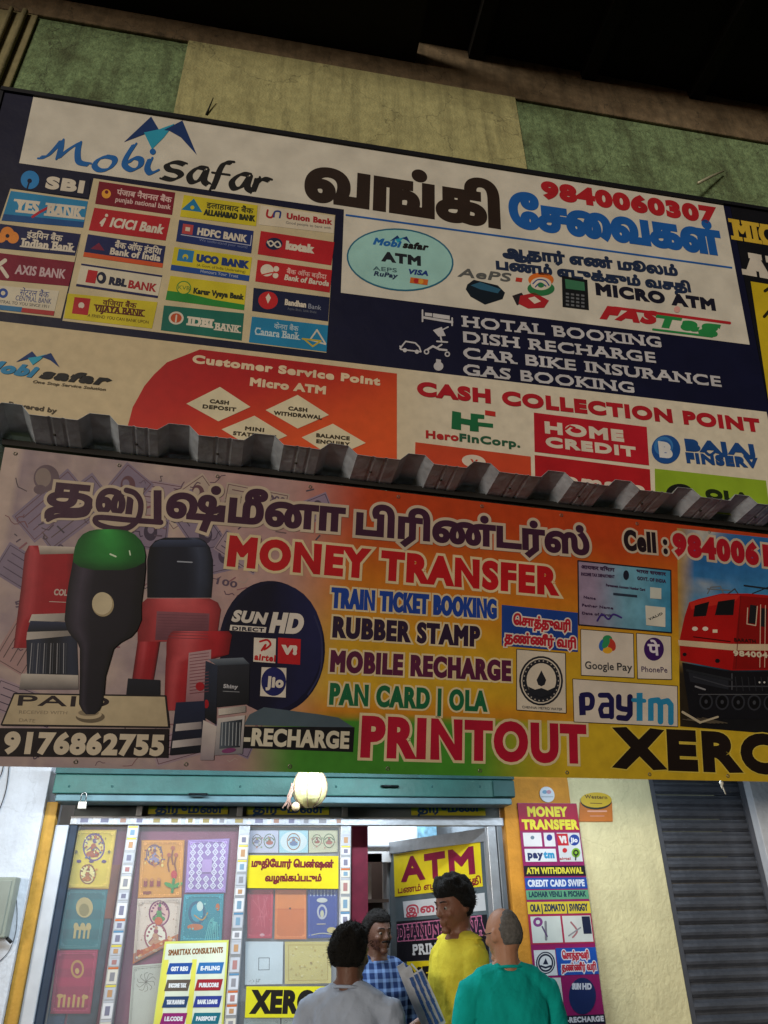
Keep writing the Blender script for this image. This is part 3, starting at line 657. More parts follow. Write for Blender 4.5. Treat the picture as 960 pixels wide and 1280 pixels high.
A.part('card_swipe_device_print', SB)
A.new(.003).e('d8702a', 676, 350, 16, 9).e('2f7a4a', 676, 361, 17, 9).e('d8cfbf', 676, 355, 13, 8).l('2a4a8a', [(666, 355), (672, 350), (681, 351), (686, 357)], 1.6, sm=True).l('2a4a8a', [(669, 359), (675, 354), (682, 358)], 1.6, sm=True).e('2f7a4a', 676, 357, 4, 3)
A.part('fingerprint_logo', SB)
A.new(.003).q('2a2228', (640, 370), (652, 366), (658, 376), (646, 382)).q('b0262e', (650, 370), (668, 366), (686, 376), (680, 385), (660, 386), (648, 380)).q('e0d4c4', (660, 373), (668, 371), (676, 377), (668, 380)); A.part('fingerprint_scanner_print', SB)
A.new(.003).q('16181c', (702, 345), (734, 350), (736, 388), (703, 384)).q('3f7a5a', (706, 349), (730, 353), (731, 364), (707, 361))
for j in range(4):
    for i in range(4): A.q('6a6e74', (707+i*6.4, 366+j*4.6+i*.8), (711+i*6.4, 366.6+j*4.6+i*.8), (711+i*6.4, 369+j*4.6+i*.8), (707+i*6.4, 368.4+j*4.6+i*.8))
A.part('payment_terminal_print', SB)
A.new(.003).t('MICRO ATM', 745, 369, 895, 389, 15, '1a1a2c', wt=.1); A.part('lettering', SB, label='black letters MICRO ATM')
A.new(.003).t('FAS', 751, 399, 826, 407, 17, 'b8262e', wt=.12, sh=.35).t('Tag', 822, 409, 902, 419, 17, '2a8a4a', wt=.12, sh=.2)
A.l('b8262e', [(768, 385), (838, 394), (912, 404)], 3.4).l('2a8a4a', [(816, 412), (890, 421)], 2.6).e('e0a8a0', 846, 387, 4).part('fastag_logo', SB)
A.new(.003)
for s_, x0, y0, x1, y1 in (('HOTAL BOOKING', 579, 408.6, 827, 434.7), ('DISH RECHARGE', 579, 428, 820, 454), ('CAR BIKE INSURANCE', 579, 448, 902, 484), ('GAS BOOKING', 579, 468.5, 793, 491.5)):
    A.new(.003).t(s_, x0, y0, x1, y1, 13.3, 'c4c3c8', wt=.045, serif=True).part('lettering', SB, label='white serif letters '+s_)
A.new(.003); I = 'c4c3c8'
A.l(I, [(528, 388), (528, 402)], 2).l(I, [(529, 397), (565, 403)], 3).l(I, [(565, 398), (565, 407)], 2).q(I, (531, 391), (540, 392), (540, 396), (531, 395)).q(I, (541, 392), (562, 395), (562, 400), (541, 397)).part('bed_icon', SB)
A.new(.003); A.q(I, (541, 413), (552, 409), (557, 420), (548, 421)).l(I, [(550, 419), (552, 427)], 2).l(I, [(552, 413), (560, 409)], 1.6).l(I, [(546, 427), (559, 428)], 2).part('dish_icon', SB)
A.new(.003); A.l(I, [(500, 436), (503, 432), (507, 427), (519, 429), (524, 434), (526, 440), (501, 437), (500, 433)], 1.8).e(I, 506, 438, 2.6).e(I, 521, 440, 2.6).part('car_icon', SB)
A.new(.003); A.l(I, [(533, 438), (541, 433), (549, 437), (558, 438)], 2.6).e(I, 533, 440, 3.4).e(NAVY, 533, 440, 1.8).e(I, 559, 443, 3.4).e(NAVY, 559, 443, 1.8).l(I, [(546, 435), (552, 431)], 2).part('bike_icon', SB)
A.new(.003); A.e(I, 548, 458, 6, 5.6).q(I, (545, 449), (551, 450), (551, 454), (545, 453)).part('gas_cylinder_icon', SB)
# --- lower part of the board
CR = 'cdb98e'
def bgc(x, y):
    a = lin('ccbb98'); b = lin('d9d0bc'); return mixc(a, b, sstep(380, 620, x))
vbm = vcol_mat('flex_print', .1)
A.new(.001).grid(0, 0, 0, 0, 24, 8, bgc, vbm, quad=((-14, 400), (BD.at(0, 0)[0]*0+958, 515), (985, 640), (-80, 560))); A.part_vc('cream_print', SB)
def redc(x, y):
    c = mixc(lin('a8191f'), lin('c02a20'), sstep(430, 560, y)); return mixc(c, lin('e0602a'), sstep(455, 580, y+(x-350)*.35)*.75)
A.new(.002); pts = [(158, 600), (152, 540), (156, 505), (166, 478), (182, 460), (203, 447), (226, 440), (250, 437), (495, 467), (497, 600)]
A._n(); vs = []; A.mb = MB()
vm = vcol_mat('flex_print_red', .08); rowz = []; 
for i in range(21):
    b = i/20; y = 437+(165)*b
    # left edge of the curved shape at this height, measured on the print
    xlft = 158
    for (xa, ya), (xb, yb) in zip(pts[:7], pts[1:8]):
        if yb <= y <= ya: xlft = xb+(xa-xb)*(y-yb)/(ya-yb)
    rowz.append((xlft, y))
cs = []
L = A._n()
for k, (xl_, y) in enumerate(rowz):
    for j in range(13):
        x = xl_+(496-xl_)*j/12; top = 437+(x-250)*.1224 if x > 250 else y
        yy = y+max(0, top-437)*(1-(y-437)/165); vs.append(BD.P(x, yy, L)); cs.append(redc(x, yy))
A.mb.add(vs, [(k*13+j, (k+1)*13+j, (k+1)*13+j+1, k*13+j+1) for k in range(20) for j in range(12)], vm); A.vc = cs; A.part_vc('red_print', SB)
A.new(.0035)
A.t('Customer Service Point', 240, 454, 475, 482.5, 10.5, 'ddc8a8', wt=.09).part('lettering', SB); A.new(.0035).t('Micro ATM', 312, 482.5, 407, 493.5, 10.5, 'ddc8a8', wt=.09)
A.part('lettering', SB, label='cream lettering Micro ATM')
for q_, t1, t2 in ((((233, 505), (275, 484), (313, 509), (273, 527)), 'CASH', 'DEPOSIT'), (((332, 513), (372, 494), (411, 519), (372, 536)), 'CASH', 'WITHDRAWAL'), (((277, 537), (318, 520), (359, 545), (318, 562)), 'MINI', 'STATEMENT'), (((377, 547), (416, 530), (457, 554), (416, 572)), 'BALANCE', 'ENQUIRY')):
    cx = (q_[1][0]+q_[3][0])/2; cy = (q_[0][1]+q_[2][1])/2; A.new(.0045).slab('d9cfb0', *q_, th=.001)
    w1, w2 = len(t1)*3.0, len(t2)*3.0; A.t(t1, cx-w1, cy-1.5-w1*.1, cx+w1, cy-1.5+w1*.1, 5.2, '3a3020', wt=.09).t(t2, cx-w2, cy+6-w2*.1, cx+w2, cy+6+w2*.1, 5.2, '3a3020', wt=.09)
    A.part('diamond_label', SB, label='cream diamond reading %s %s' % (t1, t2))
A.new(.0045); mountains(A, lambda x, y: (20+(x-155)*.6, 453+(y-178)*.42)); A.t('Mobi', -26, 463, 46, 473.5, 15, '2a86b8', wt=.1, sh=.35).t('safar', 49, 473.5, 137, 483, 13, BK, wt=.12, sh=.3).part('small_logo', SB); A.new(.0045).t('One Stop Service Solution', 41, 479, 132, 489, 3.6, '5a5040', wt=.03, sh=.2).part('tagline', SB); A.new(.0045)
A.t('Powered by', 10, 508, 70, 517, 6, '4a4030', wt=.05); A.part('tagline', SB)
A.new(.0045).t('CASH COLLECTION POINT', 521, 495, 951, 541, 17.5, 'b01e2a', wt=.095); A.part('lettering', SB, label='red capital letters CASH COLLECTION POINT')
A.new(.0045); G_ = '1f6a42'
A.q(G_, (565, 514), (576, 516), (576, 523), (588, 525), (588, 517), (605, 519), (605, 524), (597, 523.5), (597, 528), (616, 530), (616, 535), (598, 533), (598, 540), (587, 539), (587, 532), (576, 530), (576, 538), (564, 536)).q('c0302a', (606, 513), (619, 515), (619, 521), (606, 519))
A.t('Hero', 532, 548, 573, 552, 10, 'b02a2a', wt=.07).t('FinCorp.', 574, 552, 650, 560, 10, '2a5a42', wt=.07); A.part('finance_logo', SB, label='green and red HeroFinCorp logo')
A.new(.0045).slab('b81c2c', (667, 516), (808, 534), (811, 582), (668, 565), th=.001).t('HOME', 681, 542, 780, 553, 15, 'd8cfbf', wt=.1).t('CREDIT', 682, 559, 795, 572, 13, 'd8cfbf', wt=.1).l('b81c2c', [(707, 537), (712, 533), (718, 535)], 2.4).part('red_tile', SB, label='red tile HOME CREDIT')
A.new(.0045).e('1f4f94', 832, 562, 18, 18).e('3a78b8', 829, 558, 12).e('2a5ea4', 830, 559, 9).t('B', 824, 572, 841, 574, 20, 'd8d8d8', wt=.1).t('BAJAJ', 857, 564, 944, 571, 15, '1f4a8a', wt=.12).l('1f4a8a', [(893, 565), (887, 569), (882, 566)], 3.2, sm=True).l('1f4a8a', [(941, 569), (935, 573), (930, 570)], 3.2, sm=True).t('FINSERV', 858, 579, 948, 586, 13, '1f4a8a', wt=.1).part('finance_logo', SB, label='blue BAJAJ FINSERV logo')
A.new(.0045).slab('c8482a', (519, 553), (663, 571), (664, 612), (518, 596), th=.001).e('dcd0c0', 592, 577, 15, 8, rot=8).t('V', 588, 581, 597, 582, 7, 'c8482a', wt=.08).part('orange_tile', SB)
A.new(.0045).slab('b01c24', (668, 569), (812, 587), (814, 632), (669, 613), th=.001).t('zomato', 683, 605, 806, 620, 12, 'dccfc0', wt=.1, ref='x', sh=.15).part('red_tile', SB, label='dark red tile with white zomato lettering')
A.new(.0045).slab('8fae2c', (818, 586), (957, 601), (963, 650), (819, 633), th=.001).e('1a1a1a', 849, 617, 17, 12).e('8fae2c', 850, 620, 8, 5).t('OLA', 882, 625, 938, 631, 14, '1f2a14', wt=.13).part('green_tile', SB, label='green tile with black ring and letters OLA')

# neighbouring board to the right
uN = uR+.004; NB = root('dark_signboard', BD.w((uN+.8, vb)), 'black signboard with yellow letters MIC at the right edge of the picture', 'signboard')
strip(BD, uN, uN+2.2, vb, vT, -.05, .001, ink('121218')).build('panel', NB)
strip(BD, uN, uN+2.2, vT+.001, vT+.035, -.06, .02, fr).build('frame', NB)
A.new(.003).t('MICRO', 918, 300, 1016, 316, 25, 'cfae3a', wt=.06, serif=True).part('lettering', NB, label='yellow serif letters')
A.new(.003).t('ATM', 932, 344, 1018, 359, 28, 'cfc8bc', wt=.09, serif=True).part('lettering', NB, label='white serif letters')
A.new(.003).q('cdb321', (938, 352), (1060, 372), (1095, 560), (966, 540)).l('2a2410', [(956, 364), (962, 360), (980, 366)], 4).l('2a2410', [(955, 396), (962, 388), (975, 384)], 4).part('yellow_print', NB)

# ================================================================== flex banner of the printing shop
uB0 = BN.at(6, 559)[0]; uB1 = uB0+5.6
BR_ = root('printing_shop_banner', BN.w(((uB0+uB1)/2, BN.at(480, 966)[1])), 'wide orange and yellow flex banner reading MONEY TRANSFER and PRINTOUT under the awning', 'banner')
def vline(px_, a, b): return a+(b-a)*px_/960
vt0, vt1 = BN.at(6, 559)[1], BN.at(950, 667)[1]; ut1 = BN.at(950, 667)[0]
vb0, vb1 = BN.at(6, 958)[1], BN.at(950, 977)[1]; ub0 = BN.at(6, 958)[0]; ub1 = BN.at(950, 977)[0]
def vtp(u): return vt0+(vt1-vt0)*(u-uB0)/(ut1-uB0)
def vbt(u): return vb0+(vb1-vb0)*(u-ub0)/(ub1-ub0)
# px of a plane point, to choose the print colour there
def topx(pl, u, v):
    p = pl.w((u, v))-EYE; z = p.dot(FW); return 480+FPX*p.dot(RT)/z, 640-FPX*p.dot(UP)/z
K = {k: lin(v) for k, v in dict(lilac='94828e', cream='b8a49c', mauve='54405a', or1='b23e18', or2='c2721c', or3='c68c26', yel='c6a628', grn='448a2a', dkgrn='3a7a2c', sky='2f6aa8', sky2='5c9cc4', pink='b07e7c').items()}
def bann(x, y):
    ty = (y-(560+.11*x))/(960-560-.09*x)       # 0 top, 1 bottom
    n = noise.noise(Vector((x*.02, y*.02, 0))); n2 = noise.noise(Vector((x*.006+9, y*.006, 3))); n3 = noise.noise(Vector((x*.09, y*.09, 5)))
    left = mixc(K['cream'], K['lilac'], .5+.9*n+.3*n3); left = mixc(left, K['mauve'], max(0, .15+n2*1.2+n3*.3)*(.4+.9*ty)*(1.3-x/330)); left = mixc(left, K['pink'], sstep(180, 330, x)*.6)
    right = mixc(K['or1'], K['or2'], sstep(.05, .38, ty+n*.05)); right = mixc(right, K['yel'], sstep(.3, .62, ty)*.75); right = mixc(right, K['or2'], sstep(.68, .82, ty)*.9)
    left2 = mixc(left, K['cream'], .2)
    c = mixc(left2, right, sstep(330, 450, x+(ty-.3)*60))
    if x > 700: c = mixc(c, K['yel'], sstep(.28, .6, ty)*sstep(700, 760, x)*.6)
    g = mixc(mixc(left, K['grn'], sstep(280, 380, x)), K['yel'], sstep(580, 720, x)); g = mixc(g, K['dkgrn'], .5*sstep(330, 400, x)*(1-sstep(430, 620, x)))
    yb = 894+(x-400)*.02
    c = mixc(c, g, sstep(yb-3, yb+6, y)*sstep(240, 330, x))
    m = 1 if x > 20+(600-y)*-.0 else 1
    edge = 1-sstep(17+(600-y)*.21, 22+(600-y)*.21, x); return mixc(c, K['cream'], edge)
nu, nv = 150, 60; mb = MB(); vs = []; cs = []; back = []
for j in range(nv+1):
    for i in range(nu+1):
        u = uB0+(uB1-uB0)*i/nu; a, b = vtp(u), vbt(u); v = a+(b-a)*j/nv; px_, py_ = topx(BN, u, v)
        vs.append(BN.w((u, v), 0)); cs.append(bann(px_, py_))
mb.add(vs, [(j*(nu+1)+i, (j+1)*(nu+1)+i, (j+1)*(nu+1)+i+1, j*(nu+1)+i+1) for j in range(nv) for i in range(nu)], vcol_mat('flex_banner', .12))
A.mb = mb; A.vc = cs; o = A.part_vc('banner_sheet', BR_)
mb = MB(); P4 = [(uB0, vtp(uB0)), (uB1, vtp(uB1)), (uB1, vbt(uB1)), (uB0, vbt(uB0))]
mb.hexa([BN.w(p, -.004) for p in P4], [BN.w(p, -.02) for p in P4], mat('4a4642', rough=.7)); mb.build('backing_frame', BR_)
A = Art(BN)
# scattered bank notes of the collage
A.new(.0002); A.step = .000003; rnd = random.Random(3)
lf = [.0002]
def np_():
    lf[0] = A.lift; A.part('banknote_print', BR_); A.new(lf[0]); A.step = .000003
def note(cx, cy, w, h, a, c, c2):
    ca, sa = math.cos(a), math.sin(a); f = lambda x, y: (cx+x*ca-y*sa, cy+x*sa+y*ca)
    A.q(c, f(-w, -h), f(w, -h), f(w, h), f(-w, h)); A.l(c2, [f(-w*.94, -h*.85), f(w*.94, -h*.85), f(w*.94, h*.85), f(-w*.94, h*.85), f(-w*.94, -h*.85)], .9, cap=False)
    p = f(w*.45, -h*.1); A.e(c2, p[0], p[1], h*.42, h*.55)
    p = f(w*.45, -h*.25); A.e(c, p[0], p[1], h*.2, h*.25)
    for k in range(3): A.l(c2, [f(-w*.8, -h*.5+k*h*.45), f(w*rnd.uniform(-.1, .1), -h*.5+k*h*.45)], 1.2, cap=False)
cc = ['a08c98', 'b0a096', '8e7c94', 'a88888', '84768c', 'b4a296']
for cx, cy, w, h, a in ((90, 640, 50, 24, -.6), (205, 618, 38, 15, .25), (64, 632, 46, 22, -.7), (150, 622, 40, 22, -.8), (40, 720, 46, 22, .5), (235, 628, 36, 20, -.6), (30, 800, 40, 22, -1.1), (320, 626, 40, 16, .25), (245, 655, 40, 20, .9), (30, 880, 40, 20, .4), (265, 700, 36, 18, -.3), (385, 640, 30, 15, -.4), (230, 930, 40, 18, -.2), (300, 690, 30, 15, .6), (170, 665, 40, 20, .1), (290, 925, 28, 14, .5)):
    note(cx, cy, w, h, a+rnd.uniform(-.1, .1), rnd.choice(cc), rnd.choice(['4c3e54', '5a4848', '42384c', '664650'])); np_()
for k in range(70):
    x, y = rnd.uniform(15, 400), rnd.uniform(612, 700) if k < 48 else rnd.uniform(700, 950); a = rnd.uniform(-.9, .9); L_ = rnd.uniform(4, 14)
    if x > 330 and y > 700: continue
    A.l(rnd.choice(['5a4a5c', '6e5a5c', '4c4450', '8a5a66']), [(x, y), (x+L_*math.cos(a), y+L_*math.sin(a))], rnd.uniform(1, 2.6), cap=False)
for k in range(120):
    x, y = rnd.uniform(14, 330), rnd.uniform(575+.1*20, 955); a = rnd.uniform(-.9, .9); r_ = rnd.uniform(3, 11); c_ = rnd.choice(['5c4456', '52464e', '7a5058', '463a50', 'ac9c94'])
    if y < 600: y += 20
    A.l(c_, [(x+r_*q*math.cos(a)+2.5*math.sin(q*3+k)*-math.sin(a), y+r_*q*math.sin(a)+2.5*math.sin(q*3+k)*math.cos(a)) for q in (-1, -.5, 0, .5, 1)], rnd.uniform(.6, 1.3), cap=False)
for s_, x, y, a in (('1000', 60, 700, -.6), ('500', 215, 650, -.7), ('1000', 140, 650, -.8), ('100', 270, 730, .2), ('500', 20, 760, -.3), ('1000', 330, 625, .2)):
    A.t(s_, x, y, x+26*math.cos(a), y+26*math.sin(a), 8, '5c4c60', wt=.05)
A.e('6a5862', 58, 598, 16, 17).e('8c7c78', 54, 597, 10, 12).e('6a5862', 50, 612, 8, 6)      # faint portrait on a note
A.part('banknote_lettering', BR_, kind='stuff')
# headline
OUTC = 'bfae9a'; MAR = '3c1c34'
A.new(.0022)
tl_ = [(113, 632), (108, 642), (95, 645), (72, 645), (60, 650)]
A.l(OUTC, tl_, 11, sm=True).t('த', 57, 633, 116, 638, 32, MAR, wt=.075, out=OUTC, ow=.11, ref='வ').l(MAR, tl_, 5.5, sm=True)
A.t('ன', 118, 641, 172, 645, 33, MAR, wt=.07, out=OUTC, ow=.11, ref='வ')
nu_ = [(158, 613), (169, 617), (176, 629), (173, 648), (160, 660), (142, 661), (124, 656), (119, 650), (126, 647), (160, 650), (201, 653)]
A.l(OUTC, nu_, 14, sm=True).l(OUTC, [(197, 616), (197, 653)], 17)
A.l(MAR, nu_, 7, sm=True).l(MAR, [(197, 613), (197, 655)], 10, cap=False)
A.t('ஷ்மீனா', 206, 647, 431, 666, 33, MAR, wt=.075, out=OUTC, ow=.11, ref='வ')
A.t('பிரிண்டர்ஸ்', 444, 669, 737, 695, 29, MAR, wt=.08, out=OUTC, ow=.12, ref='வ')
A.part('lettering', BR_, label='dark maroon Tamil headline with cream outline')
RED = 'b3161e'
for s_, x0, y0, x1, y1, h, c, w_, lab in (
    ('MONEY TRANSFER', 283, 708, 697, 745, 37.5, RED, .08, 'red letters MONEY TRANSFER'),
    ('TRAIN TICKET BOOKING', 413, 760, 621, 774, 25.5, '1c3f96', .07, 'blue letters TRAIN TICKET BOOKING'),
    ('RUBBER STAMP', 415, 797, 600, 809, 26.5, '2a1a34', .075, 'dark letters RUBBER STAMP'),
    ('MOBILE RECHARGE', 412, 840, 639, 852, 27, '541c3c', .075, 'maroon letters MOBILE RECHARGE'),
    ('PAN CARD | OLA', 411, 881, 609, 890, 27, '17603c', .065, 'green letters PAN CARD OLA'),
    ('PRINTOUT', 450, 947, 734, 955, 51, 'a81430', .07, 'large crimson letters PRINTOUT')):
    A.new(.0016).t(s_, x0, y0, x1, y1, h, c, wt=w_, out='d2bf98', ow=.085 if h < 45 else .065); A.part('lettering', BR_, label=lab)
A.new(.0016).t('XEROX', 768, 961, 1045, 971, 51, '1e1512', wt=.09, out='d0b84a', ow=.03); A.part('lettering', BR_, label='large black letters XEROX')
A.new(.0016).t('Cell :', 780, 688, 835, 693, 26, '20141c', wt=.07, out=OUTC, ow=.1).t('9840061', 841, 694, 962, 709, 28, 'a81626', wt=.1, out=OUTC, ow=.1); A.part('lettering', BR_, label='Cell number in dark and red letters')
# dish with operators
A.new(.0016); A.e('0e0e2c', 340, 809, 66, 83, rot=-4, n=48); A.rows([(809-80*math.cos(math.pi*k/16), 340-63.5*math.sin(math.pi*k/16)-5*math.cos(math.pi*k/16)*-1, 340+63.5*math.sin(math.pi*k/16)+5*math.cos(math.pi*k/16)) for k in range(17)], lambda a, b: mixc(lin('0c0c24'), lin('1c1e48'), sstep(.3, 1, a)*(1-abs(b-.4))), 12).l('2a2c50', [(393, 770), (402, 800), (400, 840), (385, 868)], 2, sm=True)
A.q('4a5a66', (305, 906), (312, 893), (330, 884), (400, 893), (423, 897), (443, 910)).q('121218', (303, 908), (443, 909), (441, 940), (303, 935))
A.part('dish_print', BR_)
A.new(.003); A.t('SUN', 289, 777, 334, 781, 15, 'd0c8c0', wt=.08, sh=.2).q('d0c8c0', (288, 781), (333, 784), (332, 791), (287, 788)).t('DIRECT', 290, 788, 330, 790, 5, '14142c', wt=.08).t('HD', 336, 791, 379, 793, 26, 'd0c8c0', wt=.08, sh=.2); A.part('lettering', BR_, label='white letters SUN DIRECT HD')
A.new(.003).slab('d6ccc0', (317.5, 797), (345, 798.5), (344, 829), (316.5, 827), th=.001).l('b81c20', [(325, 802), (334, 800), (338, 806), (330, 812), (332, 806), (327, 813)], 2.6, sm=True).t('airtel', 317.5, 825, 344, 827.5, 6, 'b81c20', wt=.1, ref='x').part('operator_tile', BR_, label='white tile airtel')
A.new(.003).slab('b81c24', (347.5, 797), (376, 799), (375, 831), (347, 829), th=.001).t('V!', 352, 818, 371, 819, 12, 'ddd2c8', wt=.14).part('operator_tile', BR_, label='red tile VI')
A.new(.003).slab('d6ccc0', (327, 834), (358, 835), (357, 872), (325, 870), th=.001).e('1a1e5c', 342, 852, 15.5, 18).t('Jio', 332, 859, 354, 860, 14, 'd6ccc0', wt=.08).part('operator_tile', BR_, label='blue disc Jio')
A.new(.003).t('-RECHARGE', 304, 932, 436, 936, 22, 'cdc6b2', wt=.06).part('lettering', BR_, label='white letters RECHARGE')
# rubber stamps
def sh_(base, hi, lo, p=.3, w=.16):        # a glossy photographed body: highlight band across
    base, hi, lo = lin(base), lin(hi), lin(lo)
    def f_(a, b):
        c = mixc(lo, base, sstep(0, .25, a)*sstep(0, .2, 1-a)); c = mixc(c, hi, .8*math.exp(-((a-p)/w)**2)*(1-.5*b)); n = noise.noise(Vector((a*5, b*9, p*7)))*.12; return mixc(c, lo, max(0, n+.25*b))
    return f_
A.new(.0016); RD = '9e1622'
A.rows([(682, 36, 52), (692, 31, 96), (730, 27, 96), (768, 22, 96), (776, 21, 60), (810, 17, 40)], sh_('a01622', 'cc5058', '5c0c14', .16, .12), 10)
A.quadg(((48, 682), (96, 684), (96, 692), (50, 693)), lambda a, b: mixc(lin('c8bcb2'), lin('8a8078'), b)).t('COL', 67, 744, 84, 745, 8, 'c8b4ac', wt=.05).l('c8b4ac', [(62, 752), (84, 753)], .8)
A.quadg(((40, 768), (96, 766), (96, 776), (36, 778)), lambda a, b: mixc(lin('c4bcb4'), lin('807a78'), a)).quadg(((38, 776), (92, 778), (92, 788), (34, 790)), lambda a, b: mixc(lin('2c3450'), lin('10121e'), b)).quadg(((34, 790), (92, 788), (94, 796), (33, 800)), lambda a, b: mixc(lin('b4aca6'), lin('7a7470'), a)).quadg(((33, 800), (96, 794), (98, 850), (34, 850)), lambda a, b: mixc(lin('0e1018'), lin('2a3044'), .5+.5*math.sin(a*9))).quadg(((27, 842), (98, 844), (98, 862), (24, 862)), lambda a, b: mixc(lin('c0b8b0'), lin('5c5658'), b))
for k in range(6): A.l('9a9aa2', [(40+k*8, 804), (37+k*8.5, 842)], .9, cap=False).l('50545e', [(43+k*8, 804), (40+k*8.5, 842)], .8, cap=False)
A.part('red_stamp_print', BR_)
A.new(.0026)
A.rows([(672, 206, 248), (676, 194, 256), (684, 187, 262), (700, 184, 266), (725, 184, 266), (747, 184, 264)], sh_('181c2e', '4c5670', '0a0c14', .82, .12), 10).rows([(675, 200, 250), (679, 192, 257), (684, 190, 258)], lambda a, b: mixc(lin('3a4460'), lin('1c2236'), b)).l('9aa0b0', [(222, 702), (240, 703)], 1.6)
A.rows([(748, 184, 262), (753, 178, 272), (762, 176, 276), (790, 172, 272), (802, 172, 262)], sh_('a4202a', 'd8686c', '6c0e16', .5, .4), 10).rows([(802, 172, 200), (850, 165, 192)], sh_('9e1622', 'c44c54', '5c0c14', .3), 6)
A.quadg(((196, 764), (262, 767), (260, 802), (194, 800)), lambda a, b: mixc(lin('8a5460'), lin('54303c'), b*.7+a*.2))
for k in range(9): A.l('6a404c', [(197, 768+k*3.6), (260, 770+k*3.6)], .6, cap=False)
A.quadg(((160, 848), (200, 850), (200, 885), (156, 885)), lambda a, b: mixc(lin('1c1e2a'), lin('08080c'), b))
A.part('blue_and_red_stamp_print', BR_)
A.new(.0038)
A.rows([(789, 216, 286), (794, 211, 290), (804, 208, 288), (818, 208, 286), (828, 207, 250), (860, 206, 236), (888, 205, 234)], sh_('a8202a', 'd8646a', '6c0e16', .3, .2), 10)
A.quadg(((236, 816), (264, 812), (262, 880), (232, 880)), lambda a, b: mixc(lin('b49298'), lin('8a646c'), b))
for k in range(13): A.l('7a444e', [(237, 819+k*4), (261, 816+k*4)], .8, cap=False)
A.e('9e1622', 250, 858, 5.5).quadg(((220, 878), (256, 876), (256, 940), (212, 944)), lambda a, b: mixc(lin('1c2440'), lin('0c0e18'), b)).quadg(((220, 905), (252, 902), (252, 911), (219, 914)), lambda a, b: mixc(lin('c0b8b8'), lin('80787c'), a)).quadg(((216, 926), (252, 922), (252, 931), (215, 935)), lambda a, b: mixc(lin('c0b8b8'), lin('80787c'), a))
A.part('small_red_stamp_print', BR_)
A.new(.005)
A.quadg(((257, 826), (272, 832), (270, 906), (254, 896)), lambda a, b: mixc(lin('2c3448'), lin('0e1018'), b)).quadg(((272, 832), (312, 830), (311, 880), (271, 884)), lambda a, b: mixc(lin('2a2c36'), lin('101218'), b*.8+a*.2)).quadg(((260, 824), (304, 822), (312, 830), (271, 832)), lambda a, b: mixc(lin('6c7684'), lin('3a424e'), b)).t('Shiny', 279, 860, 297, 861, 5, 'b4b4bc', wt=.06).l('8a8c94', [(279, 864), (299, 865)], .8).e('9e1622', 258, 880, 3, 5.4)
A.quadg(((273, 886), (307, 882), (307, 890), (273, 894)), lambda a, b: mixc(lin('cac2ba'), lin('8c8682'), a)).quadg(((272, 898), (306, 894), (303, 942), (268, 944)), lambda a, b: mixc(lin('bcb6b4'), lin('7c7880'), b)).quadg(((276, 903), (303, 899), (300, 934), (274, 936)), lambda a, b: mixc(lin('525c68'), lin('20242c'), a)).quadg(((254, 900), (271, 908), (267, 950), (250, 950)), lambda a, b: mixc(lin('c4bab6'), lin('8c8088'), b))
for k in range(6): A.l('a4aab2', [(278+k*4.4, 903), (277+k*4.4, 932)], .9, cap=False)
A.e('7a3a6a', 286, 938, 9, 3, rot=-8).part('small_dark_stamp_print', BR_)
A.new(.0062)
A.slab('bfae90', (17, 868), (207, 870), (211, 909), (2, 906), th=.0008).quadg(((17, 868), (207, 870), (211, 909), (2, 906)), lambda a, b: mixc(lin('c8b898'), lin('a8987c'), abs(a-.45)*1.1+.2*b)).l('1a1418', [(18, 867), (207, 870), (211, 909), (2, 906), (18, 867)], 2).t('PAID', 22, 882, 136, 884, 13, '2a2024', wt=.04).t('RECEIVED WITH', 24, 892, 84, 893, 4, '8a7c68').t('DATE', 24, 902, 44, 903, 4, '8a7c68')
A.slab('1a1216', (0, 910), (211, 911), (210, 947), (-4, 945), th=.0008).t('9176862755', 3, 942, 204, 945, 27, 'cabda8', wt=.075)
A.part('phone_strip_print', BR_)
A.new(.0078)
A.e('6c604e', 113, 896, 18, 7.5).e('bfae90', 111, 893, 16.5, 6).e('8c7e68', 111, 891, 13, 4)
A.rows([(690, 93, 181), (710, 90, 182), (730, 86, 180), (752, 83, 177), (775, 81, 177), (787, 84, 172), (796, 90, 164), (803, 97, 151), (811, 100, 142), (845, 100, 132), (880, 99, 129), (888, 103, 125), (893, 108, 119)], sh_('1a1622', '4c4456', '08070b', .16, .1), 12)
A.rows([(662, 122, 148), (664, 112, 160), (668, 104, 168), (675, 98, 175), (684, 94, 180), (695, 92, 182), (703, 92, 181), (709, 100, 170), (713, 118, 155)], lambda a, b: mixc(mixc(lin('145a22'), lin('3aa84a'), sstep(0, .5, a)*sstep(0, .55, 1-a)*(1-b*.9)), lin('0c3014'), sstep(.6, 1, b)*.7), 12).l('d4e8cc', [(138, 693), (145, 696)], 2).l('d4e8cc', [(162, 689), (163, 694)], 1.6)
A.e('a89878', 129, 756, 13.6, 15).e('cdbfa0', 128, 754.5, 12.6, 14); A.part('handle_stamp_print', BR_)
